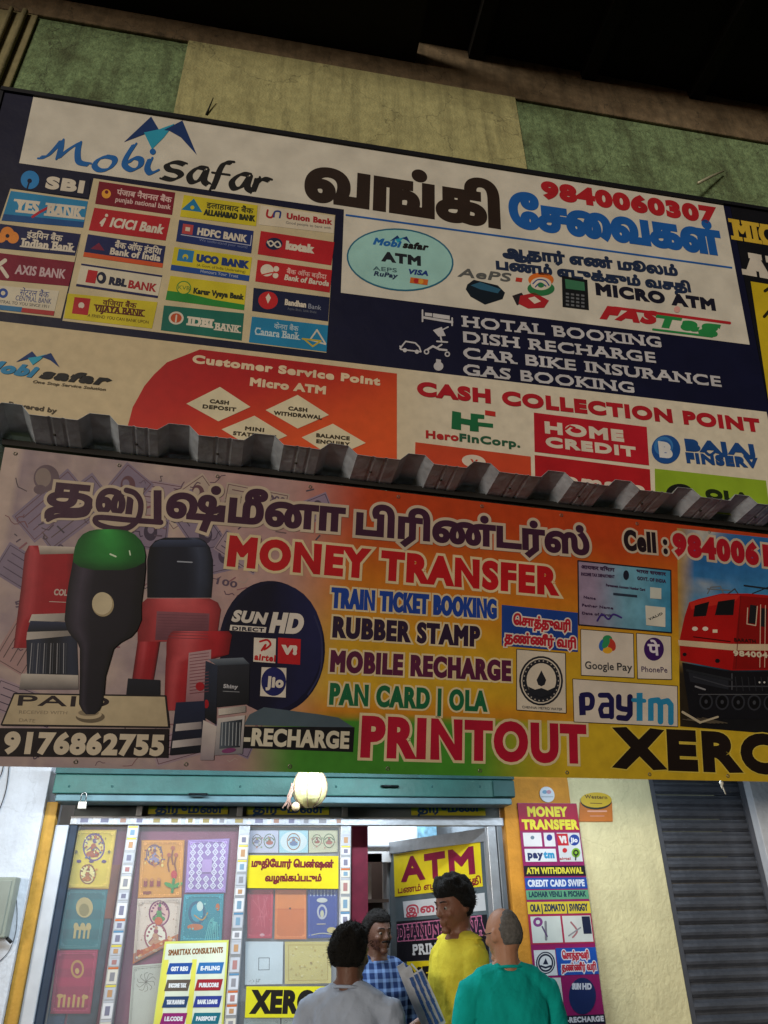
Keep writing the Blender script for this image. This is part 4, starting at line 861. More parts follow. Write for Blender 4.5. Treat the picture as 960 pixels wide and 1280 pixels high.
# right-hand cards
A.new(.003).slab('1c3f8e', (627, 756), (722, 766), (722, 815), (627, 807), th=.001).t('ெசாத்துவரி', 641, 781, 713, 789, 11, 'b02030', wt=.08, out='d8ccc0', ow=.14, ref='வ').t('தண்ணீர் வரி', 630, 803, 720, 811, 11, 'b02030', wt=.08, out='d8ccc0', ow=.14, ref='வ').part('tax_label', BR_, label='blue label with two red and white Tamil lines')
A.new(.003).l('2a2420', [(646, 812), (706, 817), (707, 891), (646, 887), (646, 812)], 2).q('cfc4b4', (646, 812), (706, 817), (707, 891), (646, 887)).e('22242c', 676, 851, 27.5, 31).e('cfc4b4', 676, 851, 25, 28.5).e('22242c', 676, 851, 23.5, 27)
for k in range(26):
    a = 2*math.pi*k/26; A.l('a8a098', [(676+21*math.cos(a), 851+24*math.sin(a)), (676+22.6*math.cos(a), 851+25.8*math.sin(a))], 1.6, cap=False)
A.e('cfc4b4', 676, 850, 18.5, 21).q('22242c', (676, 838), (682, 850), (680, 856), (676, 858), (672, 856), (670, 850)).q('22242c', (659, 858), (668, 862), (676, 860), (684, 863), (693, 859), (688, 868), (676, 872), (664, 868)).t('CHENNAI METRO WATER', 652, 885, 702, 888, 3, '4a4a50').part('water_board_logo', BR_)
def pan(x, y): return mixc(mixc(lin('94829c'), lin('6aa0b8'), sstep(735, 790, x)), lin('3c86ac'), sstep(790, 840, x))
vpm = vcol_mat('card_print', .2)
A.new(.0025).grid(0, 0, 0, 0, 12, 6, pan, vpm, quad=((722, 701), (838, 713), (839, 791), (723, 781))); A.part_vc('identity_card_print', BR_)
A.new(.004).l('241c24', [(722, 701), (838, 713), (839, 791), (723, 781), (722, 701)], 1.6)
for t_, x0, y0, x1, y1, h in (('आयकर विभाग', 726, 711, 768, 715, 5), ('INCOME TAX DEPARTMENT', 726, 719.5, 768, 723, 4), ('भारत सरकार', 795, 716, 832, 720, 4.5), ('GOVT. OF INDIA', 796, 725, 832, 729, 4.5), ('Permanent Account Number Card', 757, 733, 806, 739, 3.4), ('ABCDE1234F', 766, 743, 796, 746, 4), ('Name', 729, 748, 744, 750, 3.4), ('Father Name', 727, 758, 766, 762, 3.4), ('Date of Birth', 727, 768, 764, 771, 3.4)):
    if t_ == 'ABCDE1234F': A.q('2a3446', (766, 741), (796, 744), (796, 747), (766, 744)); continue
    A.t(t_, x0, y0, x1, y1, h, '3a2444', wt=.07)
A.l('3f2c7a', [(746, 776), (752, 768), (760, 774), (766, 768), (776, 772)], 2.2, sm=True).e('1c2030', 782, 719, 3.6, 6).q('c8ccc4', (812, 734), (826, 735.5), (826, 749), (812, 748)).q('d0ccc0', (806, 757), (831, 759.5), (831, 784), (807, 781.5)).t('VALID', 811, 776, 828, 768, 3, '222226', wt=.08).part('identity_card_lettering', BR_)
def tl(q, c='cfc4b8'): A.new(.003).l('2c2418', [*q, q[0]], 1.8).q(c, *q)
tl(((726, 787), (791, 792.5), (792, 847), (726.6, 843.7)))
A.e('2a62b0', 754, 806, 5.5, 8, rot=20).e('2f8a5a', 759, 799, 6, 5).e('b83a2c', 764, 806, 5, 8, rot=-20).e('d8a02c', 759, 813, 6, 4).e('2f8a5a', 757, 804, 4, 7, rot=30).t('Google', 731, 836, 767, 838, 9.5, '3c3c40', wt=.03).t('Pay', 771, 838, 790, 839, 9.5, '3c3c40', wt=.03).part('payment_tile', BR_, label='white tile Google Pay with four-colour mark')
tl(((795.6, 792), (838, 796), (839, 849), (797, 848)))
A.e('3a1a5c', 817, 811.5, 12.5, 14.5).t('पे', 810, 819, 825, 819.6, 14, 'd4ccd8', wt=.05, ref='प').t('PhonePe', 801.5, 840, 834, 841, 7, '4a3c58', wt=.03).part('payment_tile', BR_, label='white tile with purple disc PhonePe')
tl(((716, 849), (846, 858), (846.5, 908), (717.6, 902)))
pc, tc_ = '1e1a4c', '2a86b4'
A.l(pc, [(727, 870), (728, 894)], 8, cap=False).l(pc, [(727, 869), (736, 868.5), (740, 874), (738, 884), (729, 885)], 6.5, sm=True)
A.l(pc, [(750, 869), (760, 869), (764, 874), (764, 896)], 6.5).l(pc, [(763, 881), (753, 881), (750, 887), (752, 895), (762, 895)], 6)
A.l(pc, [(773, 871), (773, 884), (777, 886), (785, 887)], 7).l(pc, [(787, 871), (787, 893), (783, 898), (773, 897)], 7)
A.l(tc_, [(799, 866), (799, 901)], 7.5, cap=False).l(tc_, [(791, 875), (805, 876)], 5)
A.l(tc_, [(813, 874), (813, 901)], 7, cap=False).l(tc_, [(813, 876), (822, 875), (825, 880), (825, 902)], 7).l(tc_, [(825, 878), (834, 876), (838, 881), (838, 903)], 7).part('payment_tile', BR_, label='wide white tile paytm')
# railway engine picture
def trn(x, y):
    s_ = mixc(lin('2a66a4'), lin('4c94bc'), sstep(690, 800, y)); n = noise.noise(Vector((x*.03, y*.04, 7)))
    s_ = mixc(s_, lin('b8b4a8'), sstep(.0, .45, n)*(1-sstep(700, 760, y))*sstep(0, 1, (930-x)/50)); s_ = mixc(s_, lin('b08a3c'), 1-sstep(848, 868, x))
    return mixc(s_, mixc(lin('2c2418'), lin('16161a'), sstep(850, 880, x)), sstep(818, 840, y))
A.new(.0012).grid(0, 0, 0, 0, 26, 30, trn, vpm, quad=((846, 660), (1120, 690), (1120, 930), (850, 908))); A.part_vc('railway_picture', BR_)
A.new(.003); A.l('6a7078', [(884, 742), (888, 734), (900, 733), (904, 742)], 1.4).l('6a7078', [(884, 736), (912, 738)], 1.4).l('20242c', [(930, 732), (960, 736)], 2).l('20242c', [(940, 742), (960, 734)], 1.2).l('3c4048', [(910, 742), (918, 736), (922, 742)], 1.4)
A.q('a81414', (861, 753), (872, 749), (901, 742), (935, 742), (1100, 756), (1100, 836), (914, 838), (850, 826), (849, 800), (855, 772)).q('86100f', (925, 745), (1100, 758), (1100, 834), (915, 837)).q('c02a20', (861, 753), (901, 743), (925, 744), (918, 752), (864, 762))
A.q('c8b496', (847, 800), (913, 805), (1100, 806), (1100, 814), (914, 813), (848, 807)).q('141418', (868, 757), (886, 752), (882, 770), (866, 771)).q('141418', (897, 752), (918, 749), (916, 769), (893, 769)).q('1c1c20', (937, 756), (945, 757), (944, 780), (935, 779)).q('1c1c20', (951, 760), (958, 761), (957, 784), (950, 783)).l('c8b8a0', [(934, 760), (933, 780), (944, 782), (946, 758)], 1.1)
A.e('d8ccc0', 868, 786, 3.6, 2.6).e('d8ccc0', 881, 786, 3.6, 2.6).l('6c1010', [(925, 745), (919, 836)], 1).l('d8b8a0', [(950, 756), (949, 834)], .9).l('d8b8a0', [(956, 757), (955, 834)], .9).l('3c0808', [(866, 796), (912, 802)], 1.2).e('141418', 855, 818, 2.6, 2.2).e('141418', 896, 826, 3, 2.6).q('d8c8b0', (890, 787), (896, 787), (896, 791), (890, 791)).t('BARATH', 917, 802, 944, 804, 4.5, '2a1410', wt=.06).t('9840040', 916, 820, 966, 823, 7, 'd0c4ac', wt=.08).part('railway_engine_print', BR_)
A.new(.0044); A.q('14141a', (852, 828), (914, 840), (1100, 836), (1100, 900), (862, 898)).q('24262e', (860, 840), (910, 850), (910, 862), (862, 852))
for k in range(5): A.e('30323a', 882+k*20, 877+k*.4, 8.5, 10).e('0c0c10', 882+k*20, 877+k*.4, 6.5, 8).e('3c3e46', 882+k*20, 877+k*.4, 2, 2.6)
A.l('3a3c44', [(866, 846), (908, 858), (1000, 858)], 1.6).l('4c4e56', [(914, 842), (914, 862)], 1.2).l('24262c', [(858, 838), (914, 850)], 3).l('5a5c62', [(872, 868), (1000, 868)], .8)
for k in range(9): A.l('2c2e34', [(918+k*8, 846), (920+k*8, 864)], 1, cap=False)
for k in range(5): A.l('50483c', [(852+k*6, 899-k*.5), (888+k*5, 904)], 1.2, cap=False)
A.l('b4a890', [(852, 890), (874, 903)], 3).l('b4a890', [(874, 903), (896, 896)], 2.4).l('8a8a90', [(868, 858), (880, 862)], 2).e('c8c8c8', 948, 853, 1.2).e('c8c8c8', 954, 853, 1.2).part('railway_wheels_print', BR_)
# seam of the yellow foot under the picture
eyem = mat('8a8578', rough=.35, metal=.7)
for k in range(10):
    for vv in (0, 1):
        u = uB0+.06+k*.56; v = (vtp(u)-.03) if vv else (vbt(u)+.03); c_ = BN.w((u, v), .0015); mb = MB()
        mb.tube([c_+(BN.X*math.cos(2*math.pi*j/10)+BN.U*math.sin(2*math.pi*j/10))*.009 for j in range(11)], .003, eyem, 5); mb.build('eyelet', BR_)
# knotted cord at the banner's lower right
p = BN.P(905, 976, -.03); mb = MB(); ws = mat('cfcbbd', rough=.9, var=.2, scale=50)
mb.tube([p+Vector((0, 0, .05)), p+Vector((.004, 0, 0)), p+Vector((-.004, 0, -.05))], [.008, .011, .006], ws, 7).ell(p+Vector((0, 0, -.015)), .014, .012, .016, ws, 10, 7).tube([p+Vector((0, 0, -.03)), p+Vector((.012, 0, -.085))], [.005, .003], ws, 6)
mb.build('tie_cord', label='white knotted cord hanging below the right part of the banner', cat='cord')

# ================================================================== glass shop front
alu = mat('a9adb2', rough=.4, metal=.55, var=.15, scale=10, bump=.1, stain=.2)
yfr = mat('c0923a', rough=.6, var=.2, scale=12, bump=.2, stain=.2)
zt_ = Z(300, 1032)                       # top of the panes
ztt = Z(300, 1020)
GF = root('glass_shop_front', (X(250, 1150), 5.5, .13), 'aluminium framed glass shop front with sticker covered posts behind the invitation cards', 'shop front')
xa = X(150, 1155); xb = X(297, 1155); xc = X(431, 1090); xd = X(618, 1080)
x_l = X(48, 1150)
def post(px_, w, y0=5.47, y1=5.53, m=alu, name='post'):
    x = X(px_, 1150); o = MB().box(x-w/2, x+w/2, y0, y1, .13, zt_-.002, m, .004).build(name, GF); return x
mbx = MB().box(xw+.002, xw+.075, 5.42, 5.50, .13, zh0+.02, yfr, .006).build('door_jamb', GF)
MB().box(xw+.077, xw+.16, 5.45, 5.52, .13, zt_-.003, mat('c2c8d0', rough=.5, metal=.2, var=.1), .005).build('jamb_trim', GF)
MB().box(xw+.162, xw+.21, 5.47, 5.53, .13, zt_-.003, mat('2c3a4c', rough=.6, var=.2), .003).build('jamb_trim', GF)
PX = [post(p_, .075) for p_ in (151, 297.5)]
PX.append(post(430.5, .075))
x = X(640, 1150); MB().box(x-.14, x-.075, 5.47, 5.53, .13, zt_-.002, alu, .004).build('post', GF); MB().box(x-.07, x-.03, 5.46, 5.53, .13, zt_-.002, mat('6c7278', rough=.4, metal=.4), .004).build('post', GF); xE = x-.14
MB().box(xw+.16, pil0-.005, 5.465, 5.535, zt_, zt_+.055, alu, .004).build('transom', GF)
MB().box(xw+.16, pil0-.005, 5.48, 5.53, zt_+.22, zt_+.26, alu, .003).build('head_rail', GF)
for px_ in (175, 300, 431): q = X(px_, 1012); MB().box(q-.02, q+.02, 5.475, 5.535, zt_+.056, zt_+.219, alu, .003).build('mullion', GF)
tb = mat('5a6468', rough=.5, var=.15)
MB().box(xw+.16, pil0-.005, 5.545, 5.56, zt_+.056, zt_+.219, tb).build('transom_panel', GF)
A = Art(SF)
def tsign(px0, px1):
    q0, q1 = X(px0, 1010), X(px1, 1010); A.new(-.03); L = A._n()
    P = [(q0, zt_+.075), (q1, zt_+.075), (q1, zt_+.19), (q0, zt_+.19)]
    A.mb.add([SF.w(p, L) for p in P], [[0, 1, 2, 3]], ink('6f8f2a')); L = A._n(); P = [(q0, zt_+.075), (q1, zt_+.075), (q1, zt_+.105), (q0, zt_+.105)]; A.mb.add([SF.w(p, L) for p in P], [[0, 1, 2, 3]], ink('b8b02a'))
for a_, b_ in ((185, 285), (308, 412), (515, 608)):
    tsign(a_, b_); A.t('திருமண', a_+8, 1016, b_-6, 1014 if a_ > 450 else 1016, 9, '16406a', wt=.08, ref='வ'); A.part('wedding_sign', GF, label='yellow and green strip with blue Tamil word')
# stickers along posts and transom
rs = random.Random(11); stc = ['d8d8dc', 'c8ccd4', 'd4d0c4', 'b8bcc4', 'd8c850', 'c86a3a', '5a8ab0']
for x in PX:
    mb = MB()
    z = .2; k = 0
    while z < zt_-.06:
        h = rs.uniform(.04, .085); m = ink(rs.choice(stc[:4])); mb.box(x-.03, x+.03, 5.4685, 5.4698, z, z+h, m); c_ = rs.choice(['a87a78', '7c7c90', '8c8c92', 'b8906a', '7a9ab0'])
        mb.box(x-.014, x+.014, 5.4672, 5.4684, z+h*.2, z+h*.8, ink(c_))
        if rs.random() < .6: mb.box(x-.03, x+.03, 5.4674, 5.4686, z+h+.002, z+h+.012, ink(rs.choice(stc[3:])))
        z += h+.018
    mb.build('sticker_strip', GF, kind='stuff')
mb = MB(); x = xw+.2
while x < xc:
    h = rs.uniform(.06, .11); mb.box(x, x+h, 5.4635, 5.4648, zt_+.008, zt_+.047, ink(rs.choice(stc[:4]))); mb.box(x+h*.25, x+h*.75, 5.4622, 5.4634, zt_+.014, zt_+.04, ink(rs.choice(['8a8a90', '9a7a6c', '74748a', '9a8a5a']))); x += h+.03
mb.build('sticker_strip', GF, kind='stuff')
# backing boards and panes
bays = [(xw+.215, PX[0]-.038), (PX[0]+.038, PX[1]-.038), (PX[1]+.038, PX[2]-.038)]
bc = ['7a3c54', '8a4a62', '8a8a92']
for i, (a_, b_) in enumerate(bays):
    MB().box(a_, b_, 5.56, 5.575, .13, zt_-.004, mat(bc[i], rough=.8, var=.25, scale=4, stain=.2)).build('backing_board', GF)
    MB().box(a_-.002, b_+.002, 5.497, 5.502, .13, zt_-.003, GLASS).build('glass_pane', GF)
# blurred goods seen low in the first bay
a_, b_ = bays[0]; MB().box(a_, a_+.1, 5.552, 5.559, .5, 1.75, mat('24405e', rough=.6)).build('blue_curtain', GF); MB().box(b_-.2, b_-.03, 5.552, 5.559, .5, 1.55, mat('3c4658', rough=.6, var=.4, scale=12)).build('grey_curtain', GF)
MB().box(b_-.16, b_-.02, 5.545, 5.551, 1.55, 1.86, mat('7a3c2c', rough=.6, var=.4, scale=12)).build('brown_cloth', GF)

CP = vplane(5.545); A = Art(CP)
CARDG = 'wedding invitation cards behind the glass'
def card(q, col, fn, label, lift=.002, cat='card', name='invitation_card', group=CARDG):
    A.new(lift); A.slab(col, *q, th=.002)
    (x0, y0), (x1, y1), (x2, y2), (x3, y3) = q
    def f(a, b):
        xa_, ya = x0+(x1-x0)*a, y0+(y1-y0)*a; xb_, yb = x3+(x2-x3)*a, y3+(y2-y3)*a; return (xa_+(xb_-xa_)*b, ya+(yb-ya)*b)
    Wd = math.hypot(x1-x0, y1-y0)
    def Q(c, a0, b0, a1, b1): A.q(c, f(a0, b0), f(a1, b0), f(a1, b1), f(a0, b1))
    def E(c, a, b, rx, ry=None, **k): p = f(a, b); A.e(c, p[0], p[1], rx*Wd, (ry or rx)*Wd, **k)
    def L(c, w, *pts, sm=False): A.l(c, [f(*p) for p in pts], w*Wd, sm=sm)
    fn(Q, E, L, f)
    if abs(y3-y0) > 55 and not group is None:        # printed border, corner flourishes and rows of tiny ornament
        cb = lin(col); cb = tuple(min(1, c_*1.9+.06) for c_ in cb) if sum(cb) < 1.1 else tuple(c_*.55 for c_ in cb)
        for e_ in (.035, .065): L(cb, .009, (e_, e_*.8), (1-e_, e_*.8), (1-e_, 1-e_*.8), (e_, 1-e_*.8), (e_, e_*.8))
        for cx_ in (.09, .91):
            for cy_ in (.07, .93): E(cb, cx_, cy_, .035, n=10); E(col, cx_, cy_, .018, n=8)
        for k in range(7): E(cb, .17+k*.11, .055, .014, n=7); E(cb, .17+k*.11, .945, .014, n=7)
        for k in range(5): E(cb, .075, .2+k*.15, .012, n=7); E(cb, .925, .2+k*.15, .012, n=7)
    A.part(name, None, label=label, cat=cat, group=group)
def speck(E, rs, cols, n, a0, b0, a1, b1, r0=.01, r1=.035):
    for _k in range(n): E(rs.choice(cols), rs.uniform(a0, a1), rs.uniform(b0, b1), rs.uniform(r0, r1), rs.uniform(r0, r1), n=8)
def figure(E, L, a, b, s, c1, c2, c3):        # small seated figure ornament in a ring
    E(c2, a, b, s, s*1.25); E(c3, a, b, s*.86, s*1.1)
    for k in range(9):
        t = math.pi*(.1+.8*k/8)+math.pi; E(c2, a+s*.75*math.cos(t), b+s*.8*math.sin(t), s*.11)
    E(c1, a, b+s*.42, s*.6, s*.3); E(c1, a, b+s*.05, s*.28, s*.42); E(c2, a, b-s*.38, s*.2, s*.22); E(c1, a, b-s*.62, s*.14, s*.16)
    L(c2, s*.1, (a-s*.25, b), (a-s*.55, b+s*.2)); L(c2, s*.1, (a+s*.25, b), (a+s*.55, b+s*.2))
def _(Q, E, L, f):
    Q('d8b83a', .02, .02, .98, .98); figure(E, L, .5, .30, .28, 'a8502a', '6a4a7a', 'e0c468'); figure(E, L, .46, .76, .2, 'b0622a', '7a3c24', 'e4d08a')
    for x_ in (.2, .5, .8): E('5a3a6a', x_, .54, .06, .04)
    speck(E, rs, ['4a5a8a', 'a8402a', '7a5a3a', 'e8dca0'], 34, .22, .12, .8, .5, .012, .035); speck(E, rs, ['8a4a2a', 'e8dca0', 'c87a2a'], 20, .28, .66, .68, .86, .012, .03); E('6a5a3a', .1, .38, .04); E('6a5a3a', .9, .38, .04)
card(((96, 1037), (146, 1037), (136, 1111), (82, 1110)), 'c89a2a', _, 'yellow invitation card with an ornate seated figure, top left of the glass front')
def _(Q, E, L, f):
    for k in range(6): Q('176a72' if k % 2 else '1c5f68', 0, k/6, 1, (k+1)/6)
    E('b8a06a', .5, .3, .2, .24); E('8a7a4a', .5, .34, .12, .15); Q('b8a06a', .32, .62, .7, .82); Q('1c5f68', .38, .68, .44, .82); Q('1c5f68', .49, .66, .55, .82); Q('1c5f68', .6, .68, .65, .82)
    for x_ in (.36, .52, .66): E('b8a06a', x_, .62, .06, .09)
card(((82, 1112), (135, 1112), (125, 1187), (73, 1186)), '1a6068', _, 'teal invitation card with gold dome and gateway below the yellow one')
def _(Q, E, L, f):
    for k in range(7): Q('a81c4a' if k % 2 else '981844', 0, k/7, 1, (k+1)/7)
    E('c08a4a', .55, .3, .16, .22); E('981844', .55, .3, .11, .16); E('c8a05a', .55, .33, .05, .07)
    for k in range(6): Q('c89a5a', .16+k*.12, .78-.04*(k % 2), .22+k*.12, .9); E('c89a5a', .19+k*.12, .76-.04*(k % 2), .035)
    E('c89a5a', .2, .72, .08, .05); E('c89a5a', .82, .74, .08, .05)
card(((71, 1188), (123, 1187), (113, 1267), (63, 1267)), '9a1a46', _, 'crimson invitation card with gold procession, bottom left of the glass front')
def _(Q, E, L, f):
    Q('d08a2a', .02, .02, .98, .98); figure(E, L, .32, .26, .2, '8a7a9a', '6a4a5a', 'dca04a'); speck(E, rs, ['8a3a2a', 'e0c06a', '5a4a6a', 'b0622a'], 30, .08, .1, .56, .46, .014, .04)
    for x_, y_ in ((.74, .3), (.82, .42), (.66, .42)): L('7a3a1c', .03, (x_, y_-.14), (x_-.02, y_), (x_+.02, y_+.12)); E('a8502a', x_, y_-.16, .05)
    E('b8242a', .8, .6, .07, .1); L('2a7a3a', .06, (.8, .68), (.78, .9)); E('3a8a3a', .7, .78, .12, .05, rot=25); E('3a8a3a', .9, .78, .12, .05, rot=-25)
    for x_ in (.16, .3, .46): Q('8a2a2a', x_-.04, .7, x_+.04, .8); E('c07a3a', x_, .68, .04)
    Q('8a3a22', .12, .88, .3, .93)
card(((177, 1050), (231, 1050), (227, 1122), (172, 1123)), 'c07a22', _, 'orange invitation card with figures and a green flowerpot in the second bay')
def _(Q, E, L, f):
    for j in range(7):
        for i in range(5):
            if 2 <= j <= 4 and i == 2: continue
            x_, y_ = .14+i*.18, .12+j*.125
            L('ddd4e8', .028, (x_, y_-.055), (x_+.06, y_), (x_, y_+.055), (x_-.06, y_), (x_, y_-.055)); E('ddd4e8', x_, y_, .022, n=6)
    Q('b492c8', .38, .38, .62, .62)
card(((235, 1050), (287, 1048), (282, 1116), (231, 1116)), '9a78b4', _, 'lilac invitation card with white lattice cut-outs')
def _(Q, E, L, f):
    figure(E, L, .52, .28, .24, '4a8a4a', '7a2a5a', 'e0b0a8'); figure(E, L, .48, .7, .26, 'c08a6a', '9a4a5a', 'e8dcc8'); E('c85a2a', .52, .42, .09)
    Q('c0602a', 0, .84, 1, 1); speck(E, rs, ['d0844a', 'b04a2a', 'e0b07a'], 22, .05, .82, .95, .97, .02, .06); speck(E, rs, ['a87a6a', 'c8a090'], 16, .05, .05, .95, .8, .01, .02)
card(((172, 1123.5), (227, 1122.5), (222, 1176), (166, 1205)), 'dcc4b4', _, 'pale pink invitation card with two round emblems')
def _(Q, E, L, f):
    E('1a5a78', .36, .4, .22, .3); E('2a90a8', .36, .4, .15, .22); E('c8d4cc', .42, .26, .08, .12); E('c0683a', .34, .7, .2, .08); L('c08a3a', .03, (.3, .45), (.5, .55), (.62, .4), sm=True); E('c0602a', .86, .28, .05, .09)
    for k in range(7): L('5ab0b0', .02, (.6+k*.05, .98), (.68+k*.03, .6), (.78, .5+k*.04), sm=True)
    speck(E, rs, ['8ac4c0', '1a6a80', '3aa0a0'], 20, .1, .1, .95, .95, .01, .03)
card(((230, 1118), (280, 1117), (277, 1177), (225, 1176)), '1a8090', _, 'turquoise invitation card with a blue figure in profile')
def _(Q, E, L, f):
    for k in range(10):
        a = k*.63; L('7a7068', .012, (.4, .26), (.4+.2*math.cos(a), .26+.12*math.sin(a)), (.4+.26*math.cos(a+.4), .26+.14*math.sin(a+.4)), sm=True)
card(((166, 1207), (212, 1203), (204, 1290), (160, 1290)), 'c8c4b8', _, 'plain off-white invitation card with a thin grey monogram')
rs = random.Random(4)
small = [(((311, 1038), (348, 1038), (348, 1066), (311, 1066)), 'c0bcd0', '7a7a9a', 'small pale blue card with two dancers, top row left'), (((349, 1038), (385, 1038), (385, 1066), (349, 1066)), 'a8ccd8', '4a6a9a', 'small round light blue emblem card, top row middle'), (((386, 1038), (422, 1038), (422, 1065), (386, 1066)), 'c8c0a0', '9a4a3a', 'small cream card with red and green figures, top row right')]
for i, (q, c, c2, lb) in enumerate(small):
    def _(Q, E, L, f):
        if i == 1: E('d4dce0', .5, .5, .46, .36); figure(E, L, .5, .5, .24, '6a7aa0', '9a6a4a', 'b8d0dc')
        else: figure(E, L, .28, .45, .17, c2, '6a5a4a', c); figure(E, L, .7, .48, .2, 'a85a4a', '5a6a4a', c); speck(E, rs, ['8a9a6a', 'b87a6a', 'd8d0c0'], 16, .1, .2, .9, .8, .015, .035)
    card(q, c, _, lb)
def _(Q, E, L, f):
    for k in range(9): L('d86a7a', .014, (.2+rs.uniform(0, .5), .1+rs.uniform(0, .7)), (.3+rs.uniform(0, .5), .1+rs.uniform(0, .7)))
    E('d4a0a8', .6, .93, .09, .06); speck(E, rs, ['d4707e'], 16, .1, .05, .9, .95, .008, .02)
card(((309, 1112), (342, 1112), (340, 1173), (309, 1173)), 'b02a44', _, 'pinkish red invitation card under the yellow pension notice')
def _(Q, E, L, f): Q('d87a34', .05, .04, .95, .38); Q('c8601e', 0, .39, 1, .41); E('4a2a14', .48, .38, .035)
card(((344, 1112), (383, 1112), (383, 1174), (343, 1174)), 'cf6a24', _, 'plain orange invitation card between the red and the blue one')
def _(Q, E, L, f):
    for k in range(8): L('a8b0d0', .02, (.1+k*.115, 0), (.1+k*.115, .1)); E('a8b0d0', .1+k*.115, .12, .025)
    E('c8c4c0', .48, .22, .18, .08); E('b8b4c0', .48, .46, .17, .25); E('243c94', .48, .46, .11, .18); E('c8c0a0', .48, .5, .06, .12); E('c8b070', .8, .84, .16, .1); Q('b8a8a0', .3, .7, .6, .72); L('b8b0a0', .03, (.05, .94), (.5, .9), (.95, .95), sm=True)
card(((384.5, 1112), (422, 1112), (422, 1172), (384.5, 1173)), '1c3890', _, 'royal blue invitation card with a hanging lantern motif')
def _(Q, E, L, f): L('6a6e74', .02, (.36, .38), (.64, .38), (.64, .66), (.36, .66), (.36, .38)); speck(E, rs, ['b8bcc0', '9aa0a4'], 12, .1, .84, .4, .97, .01, .03)
card(((307, 1177), (354, 1177), (353, 1230), (306, 1231)), 'c8d0d8', _, 'white invitation card with a small square window')
def _(Q, E, L, f):
    L('a88a3a', .012, (.08, .08), (.92, .08), (.92, .92), (.08, .92), (.08, .08)); speck(E, rs, ['b89a4a', 'd8c88a'], 40, .12, .12, .88, .88, .008, .025); E('9a7a34', .56, .5, .02)
card(((356, 1177), (414, 1177), (414, 1229), (356, 1230)), 'c8b468', _, 'gold embossed invitation card above the black XEROX letters')
def _(Q, E, L, f): pass
card(((305, 1273), (350, 1273), (350, 1330), (304, 1330)), 'bcd0d8', _, 'pale blue sheet left of the middle under the XEROX notice')
card(((352, 1273), (412, 1273), (412, 1330), (352, 1330)), 'c4d4d4', _, 'pale blue sheet right of the middle under the XEROX notice')
# notices stuck on the outside of the glass
GP = vplane(5.494); A = Art(GP)
A.new(.0).slab('d8c81e', (308, 1069), (423, 1070), (423, 1111), (309, 1110), th=.0015).t('முதிேயார் ெபன்ஷன்', 314, 1084, 417, 1085, 8.2, '6e1420', wt=.09, ref='வ').t('வழங்கப்படும்', 331, 1102, 402, 1102, 7.6, '6e1420', wt=.09, ref='வ')
A.part('pension_notice', None, label='yellow notice with two dark red Tamil lines on the glass', cat='notice')
A.new(.0).slab('d2cc22', (308, 1233), (420, 1233), (420, 1272), (306, 1272), th=.0015).t('XEROX', 313, 1267.5, 417, 1267.5, 30, '14120e', wt=.08)
A.part('copy_notice', None, label='yellow notice with large black letters XEROX on the third glass pane', cat='notice')
A.new(.0); q = ((206, 1177), (286, 1175), (277, 1320), (186, 1320)); A.slab('cfd468', *q, th=.0015)
(x0, y0), (x1, y1), (x2, y2), (x3, y3) = q
def f(a, b):
    xa_, ya = x0+(x1-x0)*a, y0+(y1-y0)*a; xb_, yb = x3+(x2-x3)*a, y3+(y2-y3)*a; return (xa_+(xb_-xa_)*b, ya+(yb-ya)*b)
A.q('d4dcc8', f(.03, .02), f(.97, .02), f(.97, .98), f(.03, .98)).t('SMARTTAX CONSULTANTS', *f(.08, .125), *f(.92, .11), 7.5, '7a4a1c', wt=.06)
A.q('d8d458', f(.02, .16), f(.1, .16), f(.12, .98), f(.02, .98)).q('d8d458', f(.46, .16), f(.53, .16), f(.55, .98), f(.46, .98))
for r_, (ta, ca, tb_, cb) in enumerate((('GST REG', '1c4a94', 'E-FILING', '2a6aa8'), ('INCOME TAX', '5a5048', 'PUBLICORE', '98202e'), ('TAX PLANNING', '24406a', 'BANK LOANS', '2c3a8c'), ('I.E.CODE', '8a1c6a', 'PASSPORT', '14687a'), ('TRADE MARK', '2a8a4a', 'PAN CARD', '7a4a30'))):
    b0 = .19+r_*.145; b1 = b0+.098
    for (a0, a1, c, t_) in ((.09, .47, ca, ta), (.54, .95, cb, tb_)):
        A.q(c, f(a0+.03, b0), f(a1, b0), f(a1-.03, b1), f(a0, b1)); p, r = f(a0+.06, b1-.028), f(a1-.06, b1-.028); A.t(t_, *p, *r, 5.6, 'd8dce0', wt=.08)
A.part('tax_poster', None, label='white and yellow consultants poster with rows of coloured bars on the second glass pane', cat='poster')

# ================================================================== tall banner on the orange pillar
PP = vplane(5.425); A = Art(PP)
VB = root('pillar_banner', PP.P(720, 1300), 'tall narrow magenta money transfer banner hung on the orange pillar', 'banner')
TLx, TRx, BRx, BLx = (648, 1006), (722, 1003), (775, 1340), (694, 1340)
zz0 = PP.P(685, 1345).z; zz1 = PP.P(685, 1004).z; xx0 = PP.P(657, 1110).x; xx1 = PP.P(734.5, 1110).x
vbr = Art(PP); A.new(0)
P4 = [(xx0, zz0), (xx1, zz0), (xx1, zz1), (xx0, zz1)]
A.mb.hexa([PP.w(p, 0) for p in P4], [PP.w(p, -.008) for p in P4], ink('8a1c5c')); A.part('banner_sheet', VB)
def F(a, b): return xx0+(xx1-xx0)*a, zz1-(zz1-zz0)*b
def vpx(a, b): u, v = F(a, b); return topx(PP, u, v)
YT = lambda py: (zz1-PP.P(700, py).z)/(zz1-zz0)
def VQ(c, a0, y0, a1, y1): b0, b1 = YT(y0), YT(y1); A.q(c, vpx(a0, b0), vpx(a1, b0), vpx(a1, b1), vpx(a0, b1))
def VT(s, a0, a1, y, h, c, **k): b = YT(y); A.t(s, *vpx(a0, b), *vpx(a1, b), h, c, **k)
